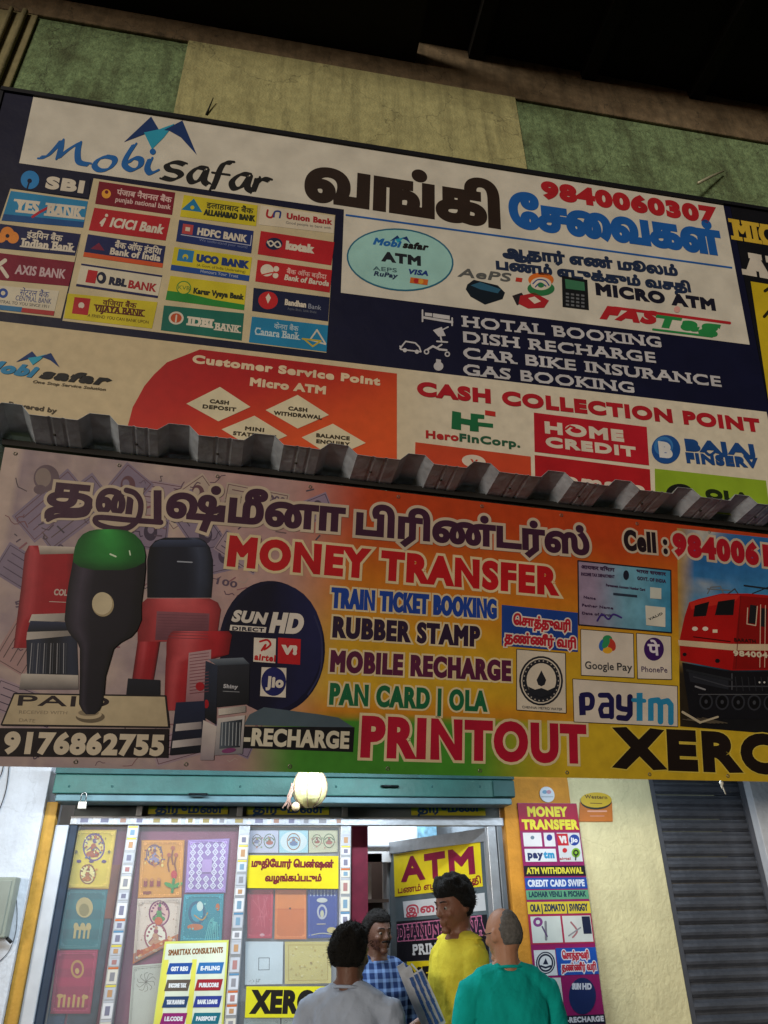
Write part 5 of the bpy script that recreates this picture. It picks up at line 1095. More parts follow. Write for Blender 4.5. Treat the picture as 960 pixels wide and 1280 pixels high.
A.new(.001); VQ('9a1238', 0, 1005, 1, 1039); VT('MONEY', .15, .82, 1021, 12.5, 'd8d03a', wt=.08); VT('TRANSFER', .04, .98, 1037, 12.5, 'd8d03a', wt=.08); A.part('lettering', VB, label='yellow letters MONEY TRANSFER on crimson')
A.new(.001); VQ('d4d4d8', .04, 1041, .34, 1058); VQ('d4d4d8', .38, 1041, .56, 1058); VQ('c8ccd0', .60, 1041, .98, 1077); VQ('b8202c', .60, 1042, .78, 1057); VT('V!', .63, .75, 1054, 9, 'd8d4d4', wt=.12)
p = vpx(.88, YT(1050)); A.e('1c3a8c', *p, 6.5, 7); A.t('Jio', p[0]-4.5, p[1]+3, p[0]+4.5, p[1]+3, 6, 'd8d8dc', wt=.08); p = vpx(.19, YT(1047)); A.e('6a7a8a', *p, 2.4); p = vpx(.47, YT(1047)); A.e('2a3a8a', *p, 3.6, 4)
VQ('d4d8dc', .04, 1061, .55, 1077); VT('pay', .08, .33, 1073, 7, '1c2a5c', wt=.12, ref='x'); VT('tm', .34, .52, 1073, 7, '2a8ab8', wt=.12, ref='x'); p = vpx(.7, YT(1063)); A.e('b8242c', *p, 3); VT('airtel', .6, .78, 1075, 3.6, 'a83a40', wt=.05); p = vpx(.88, YT(1066)); A.e('7aa82a', *p, 5.4, 6).e('1c241c', *p, 3.6, 4).e('7aa82a', p[0], p[1], 1.8); A.l('1c241c', [(p[0], p[1]+4), (p[0]-.5, p[1]+9)], 1.6); A.part('payment_tiles', VB)
for y0_, y1_, c, s_, tc__, lb in ((1082, 1095, '1a1420', 'ATM WITHDRAWAL', 'd0c840', 'black strip ATM WITHDRAWAL'), (1097, 1111, '1c4aa0', 'CREDIT CARD SWIPE', 'd0d8e4', 'blue strip CREDIT CARD SWIPE'), (1112.5, 1124, '5a9a78', 'LADHAR VENLI & PSCHAK', '1c3a4a', 'green strip with small dark letters'), (1127, 1142, 'd0bc3a', 'OLA | ZOMATO | SWIGGY', '24344a', 'yellow strip OLA ZOMATO SWIGGY')):
    A.new(.001); VQ(c, .0, y0_, 1, y1_); VT(s_, .04, .96, y1_-2.8, (y1_-y0_)*.62, tc__, wt=.06); A.part('service_strip', VB, label=lb)
A.new(.001); VQ('a02a4a', 0, 1143, 1, 1180); VQ('c4ccc8', .03, 1145, .5, 1178); VQ('c8ccc8', .53, 1145, .98, 1178); p = vpx(.14, YT(1152)); A.e('7a3a7a', *p, 6).e('c4ccc8', *p, 2.6); A.l('7a7a80', [vpx(.26, YT(1152)), vpx(.24, YT(1174))], 3); A.l('5a4a6a', [vpx(.2, YT(1158)), vpx(.26, YT(1170))], 2); VQ('1c2440', .84, 1146, .97, 1168); A.l('a06a70', [vpx(.66, YT(1153)), vpx(.74, YT(1164)), vpx(.66, YT(1172))], 2.2, sm=True); A.l('8a8a90', [vpx(.6, YT(1170)), vpx(.8, YT(1160))], 1.8); A.part('photo_prints', VB)
A.new(.001); VQ('ccd0d4', .03, 1187, .36, 1219); p = vpx(.195, YT(1203)); A.e('20283c', *p, 12, 14).e('ccd0d4', *p, 10.4, 12.4).e('20283c', *p, 9.6, 11.4).e('ccd0d4', *p, 7.6, 9).q('20283c', (p[0], p[1]-6), (p[0]+3.5, p[1]+2), (p[0]-3.5, p[1]+2)).l('20283c', [(p[0]-6, p[1]+4), (p[0], p[1]+6), (p[0]+6, p[1]+4)], 2.4)
VQ('1c50a8', .37, 1185, 1, 1219); VT('ெசாத்துவரி', .46, .88, 1199, 8, 'b02a3c', wt=.07, out='d0d4dc', ow=.16, ref='வ'); VT('தண்ணீர் வரி', .43, .97, 1214, 8, 'b02a3c', wt=.07, out='d0d4dc', ow=.16, ref='வ'); A.part('tax_label', VB)
A.new(.001); VQ('c8ccc8', .04, 1222, .4, 1268); p = vpx(.2, YT(1230)); A.e('20283c', *p, 5.4).e('c8ccc8', *p, 3); p = vpx(.28, YT(1243)); A.e('d0a838', p[0], p[1]-8, 5, 8).e('b82a34', p[0]+2, p[1]+8, 6, 8); p = vpx(.7, YT(1246)); A.e('1a2a58', *p, 17, 23); A.t('SUN', p[0]-13, p[1]-8, p[0]-1, p[1]-8, 8, 'c8ccd8', wt=.1, sh=.2).t('HD', p[0], p[1]-8, p[0]+12, p[1]-8, 8, 'c8ccd8', wt=.08, sh=.1); VQ('141c30', .4, 1270, 1, 1282); VT('-RECHARGE', .42, .98, 1279, 7, 'd0d0d8', wt=.08); A.part('dish_print', VB)
# round white logo on the pillar
p = vplane(5.43).P(684, 993); mb = MB()
n = 24; a_ = [(p.x+.058*math.cos(2*math.pi*k/n), 5.43, p.z+.055*math.sin(2*math.pi*k/n)) for k in range(n)]; b_ = [(x, 5.4385, z) for x, y, z in a_]
mb.hexa(a_, b_, ink('ccd4dc')); A = Art(vplane(5.43)); A.mb = mb; A.lift = .001; A.e('6a9ab8', 681, 990, 3.2, 2.4).e('b88a9a', 686, 990, 3, 2.4).l('9aa4ac', [(677, 996), (691, 996)], 1.2).part('round_plaque', None, label='round white plaque on the orange pillar above the tall banner', cat='plaque')
A = Art(vplane(5.46)); A.new(0)
A.slab('c0702a', (725, 1003), (765, 1003), (766, 1027), (724, 1027), th=.006).l('d8a08a', [(735, 1014), (758, 1014)], 2).l('c88a70', [(738, 1020), (755, 1020)], 1.4); A.lift = .002; A.e('2a2c24', 745, 1002, 19.5, 10).e('c8a828', 745, 1000, 19.5, 9.5).t('Western', 731, 998, 759, 999, 4.5, '5a4214', wt=.05).l('6a5014', [(738, 1004), (752, 1004.5)], 1)
A.part('small_shop_sign', None, label='small orange and yellow sign on the cream wall beside the pillar', cat='sign')

# ================================================================== open door with ATM stickers
zd = Z(614, 1034); HG = SF.P(614, 1034); d = (481-480)*RT+(640-1054)*UP+FPX*FW; t_ = (HG.z-EYE.z)/d.z; LE = EYE+d*t_
LW = (Vector((LE.x, LE.y, 0))-Vector((HG.x, HG.y, 0))); LW.z = 0
DP = Plane((HG.x, HG.y, 0), -LW, (0, 0, 1)); Wd_ = LW.length
DR = root('shop_door', (HG.x, HG.y, .14), 'open aluminium and glass door with yellow ATM sticker', 'door')
def dbox(u0, u1, v0, v1, l0, l1, m): return strip(DP, u0, u1, v0, v1, l0, l1, m)
dbox(-Wd_, -Wd_+.075, .16, HG.z, -.02, .02, alu).build('stile', DR); dbox(-.08, 0, .16, HG.z, -.02, .02, alu).build('stile', DR)
dbox(-Wd_+.0755, -.0805, HG.z-.09, HG.z-.001, -.019, .019, alu).build('top_rail', DR); dbox(-Wd_+.0755, -.0805, .16, .3, -.019, .019, alu).build('bottom_rail', DR)
dbox(-Wd_+.076, -.081, .301, HG.z-.091, -.004, .002, mat('59656b', rough=.15, var=.3, scale=3, spec=.6)).build('glass_pane', DR)
dbox(-.07, -.04, 1.05, 1.25, .021, .05, alu).build('handle', DR)
A = Art(DP)
A.new(.004).slab('d8c41e', (492.5, 1068), (600.5, 1051), (604, 1108), (494, 1121), th=.001).t('ATM', 503, 1103, 595, 1092.5, 33, '7c1236', wt=.09).t('பணம் எடுக்க வசதி', 498, 1117, 602, 1104, 7, '7c1a24', wt=.07, ref='வ').part('atm_sticker', DR, label='yellow sticker with maroon letters ATM')
A.new(.004).slab('c0c4c8', (504, 1127), (606, 1116), (608, 1138), (506, 1147), th=.001).t('இைணய', 508, 1143, 592, 1136, 9, 'a83a4a', wt=.07, ref='வ').part('white_sticker', DR)
A.new(.004).slab('16161e', (496, 1152), (609, 1143), (612, 1196), (497, 1202), th=.001).t('DHANUSHMEENA', 499, 1176, 607, 1168, 21, '241a2c', wt=.05, out='b86a8c', ow=.07, serif=True).t('PRINTERS', 517, 1194, 585, 1190, 14, 'c8ccd0', wt=.06, serif=True).part('name_sticker', DR, label='black sticker with pink outlined letters')
A.new(.004).slab('d0bc1a', (509, 1202), (600, 1198), (602, 1237), (510, 1240), th=.001).t('XEROX', 512, 1235, 600, 1231, 27, '121010', wt=.09).part('copy_sticker', DR, label='yellow sticker with black letters XEROX')
A.new(.004).slab('9aa8b0', (502, 1246), (540, 1245), (541, 1275), (502, 1276), th=.001).t('ID', 504, 1266, 512, 1266, 9, '141414', wt=.08).l('c8ccd0', [(515, 1215-10), (530, 1222)], 2).part('grey_sticker', DR)

# ================================================================== inside the shop
def ibox(name, x0, x1, y0, y1, z0, z1, m, label, cat, bev=.004): return MB().box(x0, x1, y0, y1, z0, z1, m, bev).build(name, None, label=label, cat=cat)
ibox('red_partition', X(440, 1080, 5.8), X(460, 1080, 5.8), 5.8, 5.86, .14, 2.6, mat('86243e', rough=.6, var=.3), 'rose red partition board inside the open doorway', 'partition')
y_ = 6.9; WC = root('wall_cabinet', (X(490, 1060, y_), y_, Z(490, 1078, y_)), 'white lit wall cabinet with papers inside the doorway', 'cabinet')
MB().box(X(459, 1060, y_), X(540, 1060, y_), y_, y_+.25, Z(490, 1078, y_), Z(490, 1034, y_)+.3, mat('d8dce0', rough=.5), .004).build('carcass', WC)
MB().box(X(522, 1060, y_), X(545, 1050, y_), y_-.04, y_-.005, Z(530, 1052, y_), Z(530, 1034, y_)+.2, mat('7aa8c0', rough=.6, var=.5, scale=20), .003).build('paper_bundle', WC)
MB().box(X(459, 1060, y_), X(540, 1060, y_), y_-.012, y_-.002, Z(490, 1059, y_), Z(490, 1057, y_), mat('8a9098'), 0).build('door_gap', WC)
SHF = root('goods_shelf', (X(460, 1120, 6.6), 6.6, .14), 'dark goods shelf with boxes behind the man in the checked shirt', 'shelf')
q0, q1 = X(448, 1120, 6.6), X(483, 1120, 6.6)+.02
for z_ in (.5, .9, 1.3, 1.62): MB().box(q0, q1, 6.6, 6.9, z_, z_+.025, mat('4a3a30')).build('shelf_board', SHF)
MB().box(q0, q1, 6.9, 6.93, .14, 2.0, mat('33241f')).build('shelf_back', SHF)
rs = random.Random(8)
for z_ in (.925, 1.325, 1.645):
    x = q0+.03
    while x < q1-.15:
        w = rs.uniform(.06, .16); h = rs.uniform(.1, .26); MB().box(x, x+w, 6.64, 6.85, z_+.001, z_+h, mat(rs.choice(['6a3038', '8a8078', '3a4a5c', '5a4a30', '2c2c30', '7a6a58']), var=.3)).build('goods_box', SHF); x += w+.02
p = Vector((X(500, 1040, 6.6), 6.6, 2.9)); T = root('tube_light', p, 'tube light on the ceiling inside the shop', 'tube light'); MB().box(p.x-.6, p.x+.6, 6.57, 6.63, 2.9, 2.945, mat('dddddd'), .003).build('batten', T); MB().tube([(p.x-.57, 6.6, 2.88), (p.x+.57, 6.6, 2.88)], .014, emat((.85, .93, 1), 9), 8).build('tube', T)
ld = bpy.data.lights.new('tube_glow', 'AREA'); ld.shape = 'RECTANGLE'; ld.size = 1.1; ld.size_y = .06; ld.energy = 40; ld.color = (.88, .95, 1); lo_ = bpy.data.objects.new('tube_glow', ld); COL.objects.link(lo_); lo_.location = (0, 0, -.05); lo_.parent = T
# meter box and cables on the left wall
MP = vplane(5.38); x0, x1 = X(-40, 1140, 5.36), X(17, 1140, 5.36); z0, z1 = Z(5, 1172, 5.36), Z(5, 1097, 5.36)
MX = root('meter_box', ((x0+x1)/2, 5.3, z0), 'grey meter box on the white wall at the left edge', 'meter box'); MB().box(x0, x1, 5.26, 5.379, z0, z1, mat('8e9488', rough=.5, var=.15, stain=.2), .008).build('box_body', MX); MB().box(x0+.02, x1-.02, 5.252, 5.259, z0+.02, z1-.02, mat('8a9086', rough=.5), .003).build('box_cover', MX)
MB().tube([MP.P(10, 1172, .03), MP.P(16, 1178, .03)], .01, mat('1c1c1c'), 6).build('cable_gland', MX)
def cable(pts, r, lb): MB().tube([MP.P(a, b, .008) for a, b in smooth_pts(pts, 6)], r, mat('24262c', rough=.6), 6).build('wall_cable', None, label=lb, cat='cable')
cable([(12, 955), (10, 975), (6, 995), (-4, 1022)], .003, 'thin black cable at the top left of the white wall'); cable([(17, 1100), (21, 1125), (21, 1160), (12, 1188), (-4, 1205)], .002, 'thin grey cable looping beside the meter box'); cable([(5, 955), (2, 968), (-5, 980)], .003, 'short black cable at the very edge of the white wall')

# ================================================================== people
skin_m = {}
def skin(h): return mat(h, rough=.5, var=.1, scale=14, bump=.15, bscale=120, spec=.35)
def cloth(h, **k): return mat(h, rough=.9, var=.16, scale=9, bump=.7, bscale=13, spec=.1)
def remesh(parts_fn, vox, m, smooth_it=2):
    mb = MB(); parts_fn(mb, m); me = bpy.data.meshes.new('tmp'); me.from_pydata([tuple(v) for v in mb.v], [], mb.f)
    o = bpy.data.objects.new('tmp', me); COL.objects.link(o)
    r = o.modifiers.new('r', 'REMESH'); r.mode = 'VOXEL'; r.voxel_size = vox; r.use_smooth_shade = True
    s = o.modifiers.new('s', 'SMOOTH'); s.iterations = smooth_it; s.factor = .5
    dg = bpy.context.evaluated_depsgraph_get(); out = bpy.data.meshes.new_from_object(o.evaluated_get(dg)); bpy.data.objects.remove(o); return out
def loft(mb, rings, m, n=24):      # rings: centre, rx, ry, rotation matrix
    vs = []; fs = []
    for c, rx, ry, rot in rings:
        for k in range(n):
            a = 2*math.pi*k/n; p = Vector((math.copysign(abs(math.cos(a))**.85, math.cos(a))*rx, math.copysign(abs(math.sin(a))**.85, math.sin(a))*ry, 0)); vs.append(Vector(c)+(rot @ p if rot else p))
    for j in range(len(rings)-1): fs += [(j*n+k, j*n+(k+1) % n, (j+1)*n+(k+1) % n, (j+1)*n+k) for k in range(n)]
    fs += [list(range(n-1, -1, -1)), [(len(rings)-1)*n+k for k in range(n)]]; mb.add(vs, fs, m)
def limb(mb, pts, rs_, m, n=14):
    P = []; Rr = []
    for i in range(len(pts)-1):
        for k in range(5):
            t = k/5; P.append(Vector(pts[i]).lerp(Vector(pts[i+1]), t)); Rr.append(rs_[i]*(1-t)+rs_[i+1]*t)
    P.append(Vector(pts[-1])); Rr.append(rs_[-1]); mb.tube(P, Rr, m, n)
    mb.ell(P[0], Rr[0], Rr[0], Rr[0], m, 10, 6); mb.ell(P[-1], Rr[-1], Rr[-1], Rr[-1], m, 10, 6)
def head_fn(p, s):         # skull plus face from an ellipsoid; the face looks along -Y
    x, y, z = p; zz = z/.118
    if zz < -.1: k = 1-.30*min(1, (-zz-.1)/.9)**1.3; x *= k; y = y*(1-.16*min(1, -zz)) - .010*min(1, -zz)
    if y > 0: y *= 1.08+.06*zz
    if y < 0 and abs(zz) < .35: y *= .98
    return Vector((x, y, z))*s
def person(name, pos, face, hgt, skin_c, label, shirt, trous, head_rot=(0, 0, 0), arms=None, hair='short', hair_c='14110f', beard=False, belly=0, lean=0, shirt_pat=None, sleeve=.22, head_turn=0, shw=1.0, collar=False, hs=1.07, tw=1):
    """built facing -Y, then turned by `face`; arms: two lists of (shoulder, elbow, wrist, finger direction) in body metres"""
    k = hgt/1.75; sm = skin(skin_c); rt = root(name, pos, label, 'person'); M = Matrix.Rotation(face, 3, 'Z')
    sh = .19*shw; yl = -lean
    def W_(p): p = Vector(p); p.x *= (tw if p.z < 1.47 else 1); return M @ (p*k)+Vector(pos)
    neck = Vector((0, .0+yl*.6, 1.47)); hc = Vector((0, -.012+yl*.8, 1.625))
    HR = Matrix.Rotation(head_turn, 3, 'Z') @ Matrix.Rotation(head_rot[0], 3, 'X') @ Matrix.Rotation(head_rot[1], 3, 'Y')
    def H(p): return hc+HR @ (Vector(p)*hs)
    def body(mb, m):
        loft(mb, [((0, 0, .86), .165, .115, None), ((0, .005, .95), .17, .12, None), ((0, -.01*belly, 1.05), .155+.02*belly, .11+.03*belly, None), ((0, yl*.3, 1.2), .165+.01*belly, .115+.01*belly, None), ((0, yl*.45, 1.32), .18, .115, None), ((0, yl*.55, 1.40), .165, .09, None), ((0, yl*.6+.005, 1.45), .1, .07, None), ((0, yl*.65+.005, 1.49), .06, .06, None)], m)
        limb(mb, [(0, yl*.6+.012, 1.41), (0, yl*.7+.012, 1.49), hc+Vector((0, .022, -.05))], [.076, .064, .064], m)
        for s in (-1, 1): limb(mb, [(s*.035, yl*.65+.02, 1.495), (s*.12, yl*.6+.01, 1.42)], [.034, .043], m)
        mb.ell(hc, 1, 1, 1, m, 32, 24, rot=HR, fn=lambda p: head_fn(Vector((p.x*.077, p.y*.097, p.z*.118)), hs))
        # nose, brow, lips, chin, ears
        limb(mb, [H((0, -.090, .012)), H((0, -.104, -.022))], [.008, .0135], m, 10); mb.ell(H((.011, -.095, -.026)), .008, .009, .007, m, 8, 6); mb.ell(H((-.011, -.095, -.026)), .008, .009, .007, m, 8, 6)
        for s in (-1, 1):
            limb(mb, [H((s*.012, -.088, .026)), H((s*.045, -.076, .024))], [.010, .008], m, 8)
            mb.ell(H((s*.038, -.066, -.022)), .024, .024, .022, m, 10, 8, rot=HR)
            mb.ell(H((s*.079, .012, -.004)), .009, .020, .032, m, 12, 10, rot=HR)
        limb(mb, [H((-.020, -.088, -.053)), H((0, -.097, -.052)), H((.020, -.088, -.053))], [.006, .0085, .006], m, 8); limb(mb, [H((-.016, -.087, -.064)), H((0, -.095, -.065)), H((.016, -.087, -.064))], [.006, .0085, .006], m, 8)
        mb.ell(H((0, -.078, -.092)), .026, .024, .02, m, 12, 8, rot=HR)
        for s in (-1, 1):
            limb(mb, [(s*.09, 0, .90), (s*.1, -.01, .50), (s*.1, .02, .10)], [.09, .058, .042], m); limb(mb, [(s*.1, .03, .055), (s*.105, -.13, .035)], [.045, .034], m)
            S_, E_, Wr, fd = arms[0 if s < 0 else 1]; S_ = Vector(S_); E_ = Vector(E_); Wr = Vector(Wr); fd = Vector(fd).normalized()
            limb(mb, [S_, S_.lerp(E_, .45), E_, E_.lerp(Wr, .35), Wr], [.056, .05, .040, .041, .027], m); limb(mb, [(s*.1, yl*.55, 1.40), S_], [.06, .056], m)
            sd_ = fd.cross(Vector((0, 0, 1))).normalized() if abs(fd.z) < .95 else Vector((1, 0, 0)); up_ = sd_.cross(fd)
            mb.ell(Wr+fd*.045, 1, 1, 1, m, 12, 8, fn=lambda p: sd_*p.x*.040+fd*p.y*.048+up_*p.z*.017)
            for j, ln in enumerate((.068, .076, .072, .056)):
                b = Wr+fd*.082+sd_*(-.029+.0195*j); d1 = (fd-up_*.25).normalized(); d2 = (fd-up_*.9).normalized(); limb(mb, [b-fd*.01, b+d1*ln*.45, b+d1*ln*.45+d2*ln*.35, b+d1*ln*.42+d2*ln*.62], [.0092, .0086, .008, .007], m, 8)
            tb_ = Wr+fd*.022-sd_*.028*(-s if False else 1); d1 = (fd*.75-sd_*.65-up_*.2).normalized(); limb(mb, [tb_, tb_+d1*.034, tb_+d1*.034+(fd-up_*.3).normalized()*.028], [.0115, .0098, .0085], m, 8)
    me = remesh(body, .0068, sm, 2)
    for v in me.vertices: v.co = W_(v.co)-Vector(pos)
    me.materials.clear(); me.materials.append(sm); bo = bpy.data.objects.new('body', me); COL.objects.link(bo); bo.parent = rt; WL[bo.name] = Vector(pos)
    # clothes
    def wrap(fn, nm, m, vox=.009, fold=.006, off=0, label=None):
        me = remesh(fn, vox, m, 3)
        for v in me.vertices:
            q = v.co; w = noise.noise(Vector((q.x*5+off, q.y*5, q.z*9)))*fold*1.5+(1-abs(noise.noise(Vector((q.x*9+off+q.z*3, q.y*9, q.z*4.5-abs(q.x)*9))))*2.2)*fold*.9
            # folds gather towards waist and armpits
            v.co = q+v.normal*w
        for v in me.vertices: v.co = W_(v.co)-Vector(pos)
        me.materials.clear(); me.materials.append(m); me.update(); o = bpy.data.objects.new(nm, me); COL.objects.link(o); o.parent = rt; WL[o.name] = Vector(pos)
        if label: o['label'] = label
        return o
    def sh_fn(mb, m):
        b_ = belly
        loft(mb, [((0, -.005*b_, .80), .19+.015*b_, .14+.02*b_, None), ((0, 0, .93), .187+.015*b_, .135+.03*b_, None), ((0, -.012*b_+yl*.1, 1.05), .178+.025*b_, .125+.035*b_, None), ((0, yl*.3, 1.2), .182+.015*b_, .13+.015*b_, None), ((0, yl*.45, 1.31), .196, .13, None), ((0, yl*.55, 1.39), .182, .108, None), ((0, yl*.6+.006, 1.432), .135, .092, None), ((0, yl*.62+.01, 1.470), .080, .076, None)], m)
        for s in (-1, 1): limb(mb, [(s*.042, yl*.62+.018, 1.458), (s*.125, yl*.58+.01, 1.418)], [.055, .066], m)
        for s in (-1, 1):
            S_, E_, Wr, fd = arms[0 if s < 0 else 1]; S_ = Vector(S_); E_ = Vector(E_); d = (E_-S_); ln = min(1, sleeve/d.length); limb(mb, [Vector((s*.1, yl*.55+.003, 1.395)), S_, S_+d*ln*.5, S_+d*ln], [.072, .069, .067, .066], m, 18)
    wrap(sh_fn, 'shirt', shirt, off=hash(name) % 7 if False else hgt*10, fold=.0075)
    if collar:
        def cf(mb, m): 
            for j in range(12):
                a = 2*math.pi*j/12; b = 2*math.pi*(j+1)/12
                limb(mb, [(.07*math.cos(a), yl*.66+.008+.066*math.sin(a), 1.475+.012*math.sin(a)), (.07*math.cos(b), yl*.66+.008+.066*math.sin(b), 1.475+.012*math.sin(b))], [.014, .014], m, 8)
        wrap(cf, 'collar', shirt, vox=.008, fold=.001)
    else:
        nb_ = MB(); ctr = Vector((0, yl*.64+.012, 1.47)); nb_.tube([W_(ctr+Vector((.080*math.cos(2*math.pi*j/24), .076*math.sin(2*math.pi*j/24), .016*math.sin(2*math.pi*j/24)+.004))) for j in range(25)], .0075*k, shirt, 8); nb_.build('neckband', rt)
    def tr_fn(mb, m):
        loft(mb, [((0, 0, .80), .172, .125, None), ((0, 0, .97), .172, .122, None)], m)
        for s in (-1, 1): limb(mb, [(s*.088, 0, .88), (s*.1, -.01, .5), (s*.1, .02, .09)], [.102, .077, .066], m)
    wrap(tr_fn, 'trousers', trous, vox=.016)
    def so_fn(mb, m):
        for s in (-1, 1): limb(mb, [(s*.1, .05, .02), (s*.106, -.15, .018)], [.052, .046], m)
    wrap(so_fn, 'sandals', cloth('2a211c'), vox=.012, fold=0)
    # eyes
    for s in (-1, 1):
        mb = MB(); c = W_(H((s*.032, -.0795, .004))); r_ = .0105*k; mb.ell(c, r_, r_, r_, mat('8c847c', rough=.25, var=.02), 12, 8); f_ = M @ (HR @ Vector((0, -1, 0))); mb.ell(c+f_*r_*.45, r_*.72, r_*.72, r_*.72, mat('120c0a', rough=.15), 10, 8); mb.build('eye', rt)
        mb = MB(); mb.tube([W_(H((s*(.014+.011*j), -.0975+.004*j*j*.5, .030+.003*(1 if 0 < j < 3 else 0)))) for j in range(4)], [.0035*k]*3+[.002*k], mat(hair_c, rough=.9), 6); mb.build('eyebrow', rt)
    # hair
    hm = mat(hair_c, rough=.85, var=.35, scale=60, bump=.6, bscale=160, spec=.25); rr = random.Random(int(hgt*100))
    if hair:
        mb = MB(); vs = []; nu, nv = 72, 36; keep = {}
        thick = dict(short=.010, mop=.013, bald=.004, thick=.017)[hair]
        fsx = []
        def hz(a):    # hairline height by direction; a=0 is the face
            front = .5*(1+math.cos(a)); 
            if hair == 'bald': return mixv(-.052, .16, sstep(.16, .5, front)) 
            if hair == 'mop': return mixv(-.060, .048, sstep(.30, .78, front))
            return mixv(-.062, .062, sstep(.34, .80, front))
        def mixv(a, b, t): return a*(1-t)+b*t
        tt = [math.pi*j/nv*.80 for j in range(nv+1)]
        for j in range(nv+1):
            for i in range(nu):
                a = 2*math.pi*i/nu; t = tt[j]; p = Vector((math.sin(t)*math.sin(a), -math.sin(t)*math.cos(a), math.cos(t)))
                q = head_fn(Vector((p.x*.077, p.y*.097, p.z*.118)), 1); nz = noise.noise(Vector((p.x*3.5+hgt, p.y*3.5, p.z*3.5))); n2 = noise.noise(p*(8 if hair == 'mop' else 11))
                h = thick*(1+.5*nz+(.42 if hair == 'mop' else .35)*n2)+.002; lim = hz(a); z_ = q.z
                if hair == 'mop': h = h*sstep(-.5, .35, p.z)+.003+.014*max(0, p.z)*(1+nz)
                if z_ < lim+.03: h *= max(0, (z_-lim)/.03)**.6 if z_ > lim else 0
                if hair == 'bald' and p.z > .30 and p.y < .45: h = 0
                h = h-.004 if h <= .0005 else h
                if h < 0: h = -.010
                vs.append(W_(H(q+p*h)))
        for j in range(nv): fsx += [(j*nu+i, (j+1)*nu+i, (j+1)*nu+(i+1) % nu, j*nu+(i+1) % nu) for i in range(nu)]
        mb.add(vs, fsx, hm, True)
        nst = dict(short=500, mop=3000, bald=260, thick=1100)[hair]; ln0 = dict(short=.012, mop=.026, bald=.008, thick=.02)[hair]
        for _k in range(nst):
            a = rr.uniform(0, 2*math.pi); t = math.acos(rr.uniform(-.45, 1)); p = Vector((math.sin(t)*math.sin(a), -math.sin(t)*math.cos(a), math.cos(t))); q = head_fn(Vector((p.x*.077, p.y*.097, p.z*.118)), 1)
            if q.z < hz(a)+.012 or (hair == 'bald' and p.z > .28 and p.y < .5): continue
            tg = Vector((rr.uniform(-1, 1), rr.uniform(-1, 1), rr.uniform(-.7, .9))); dr = (p+tg*.75).normalized(); L_ = ln0*rr.uniform(.5, 1.3); b = q+p*thick*(.75*sstep(-.5, .3, p.z) if hair == 'mop' else .75); L_ *= (.35+.65*sstep(-.4, .3, p.z) if hair == 'mop' else 1); e_ = b; e_ = b+dr*L_; sd_ = dr.cross(p).normalized()*.0016
            mb.add([W_(H(b+sd_)), W_(H(b-sd_)), W_(H(e_+dr.cross(sd_)*.5)), W_(H(b+p*.004))], [(0, 1, 2), (1, 3, 2), (3, 0, 2)], hm)
        mb.build('hair', rt)
    if beard:
        mb = MB()
        mb.tube([W_(H((-.026, -.090, -.043))), W_(H((-.010, -.1015, -.039))), W_(H((.010, -.1015, -.039))), W_(H((.026, -.090, -.043)))], [.004*k, .0065*k, .0065*k, .004*k], hm, 8)
        for _k in range(420):
            a = rr.uniform(-1.45, 1.45); z_ = rr.uniform(-.108, -.03)
            if abs(a) < .5 and z_ > -.07: continue
            q = head_fn(Vector((math.sin(a)*.077, -math.cos(a)*.097, z_))*1, 1); s_ = math.sqrt(max(.05, 1-(z_/.118)**2)); q.x *= s_; q.y *= s_; b = q*1.015; dr = Vector((q.x, q.y, -.03)).normalized(); sd_ = Vector((0, 0, .0022)); e_ = b+dr*.009
            mb.add([W_(H(b+sd_)), W_(H(b-sd_)), W_(H(e_)), W_(H(b+Vector((.002, 0, 0))))], [(0, 1, 2), (1, 3, 2), (3, 0, 2)], hm)
        mb.build('beard', rt)
    return rt, W_, H

def hd(px, py, y):
    p = vplane(y).P(px, py); return p
def stand(px, py, y, hgt):       # ground point under a head seen at px,py
    p = hd(px, py, y); return (p.x, y, max(0.0, 0)), p.z/(1.625/1.75)
# young man in yellow, reading a paper, turned to the left
(ps, h_) = stand(570, 1132, 4.25, 1.7)
fy = R(-66)
yarm = [((-.16, -.0, 1.385), (-.18, -.04, 1.12), (-.09, -.28, 1.08), (.5, -1, .1)), ((.16, -.0, 1.385), (.21, -.06, 1.12), (.13, -.28, 1.05), (-.3, -1, .2))]
YP, YW, YH = person('person', ps, fy, h_, '6e4838', 'young man in a yellow T-shirt reading a folded paper in front of the ATM door', cloth('c2b43a'), cloth('2c3340'), head_rot=(R(10), 0, 0), arms=yarm, hair='mop', hair_c='0f0d0c', shw=.78, hs=1.1, tw=.86, sleeve=.15)
# older bald man in teal, back to the street
(ps, h_) = stand(630, 1169, 3.85, 1.6)
tarm = [((-.205, .0, 1.375), (-.26, -.05, 1.10), (-.17, -.24, 1.02), (.2, -1, 0)), ((.205, .0, 1.375), (.27, .0, 1.10), (.24, -.15, .9), (0, -.6, -1))]
T_ = person('person', ps, R(180-4), h_, 'a87a60', 'older balding man in a teal green T-shirt seen from behind', cloth('0fa29a'), cloth('3a3c44'), head_rot=(R(6), 0, 0), head_turn=R(30), arms=tarm, hair='bald', hair_c='6a6866', belly=1, shw=1.2, sleeve=.24)
rt_, TW, TH = T_; mb = MB(); gm = mat('2a2622', rough=.3, metal=.5)
for s_ in (-1, 1):
    mb.tube([TW(TH((s_*.012, -.103, .004))), TW(TH((s_*.034, -.1, -.012))), TW(TH((s_*.055, -.092, .002))), TW(TH((s_*.034, -.1, .016))), TW(TH((s_*.012, -.103, .004)))], .0022, gm, 6).tube([TW(TH((s_*.056, -.091, .006))), TW(TH((s_*.080, -.04, .010))), TW(TH((s_*.083, .012, .012)))], .0022, gm, 6)
mb.build('spectacles', rt_)
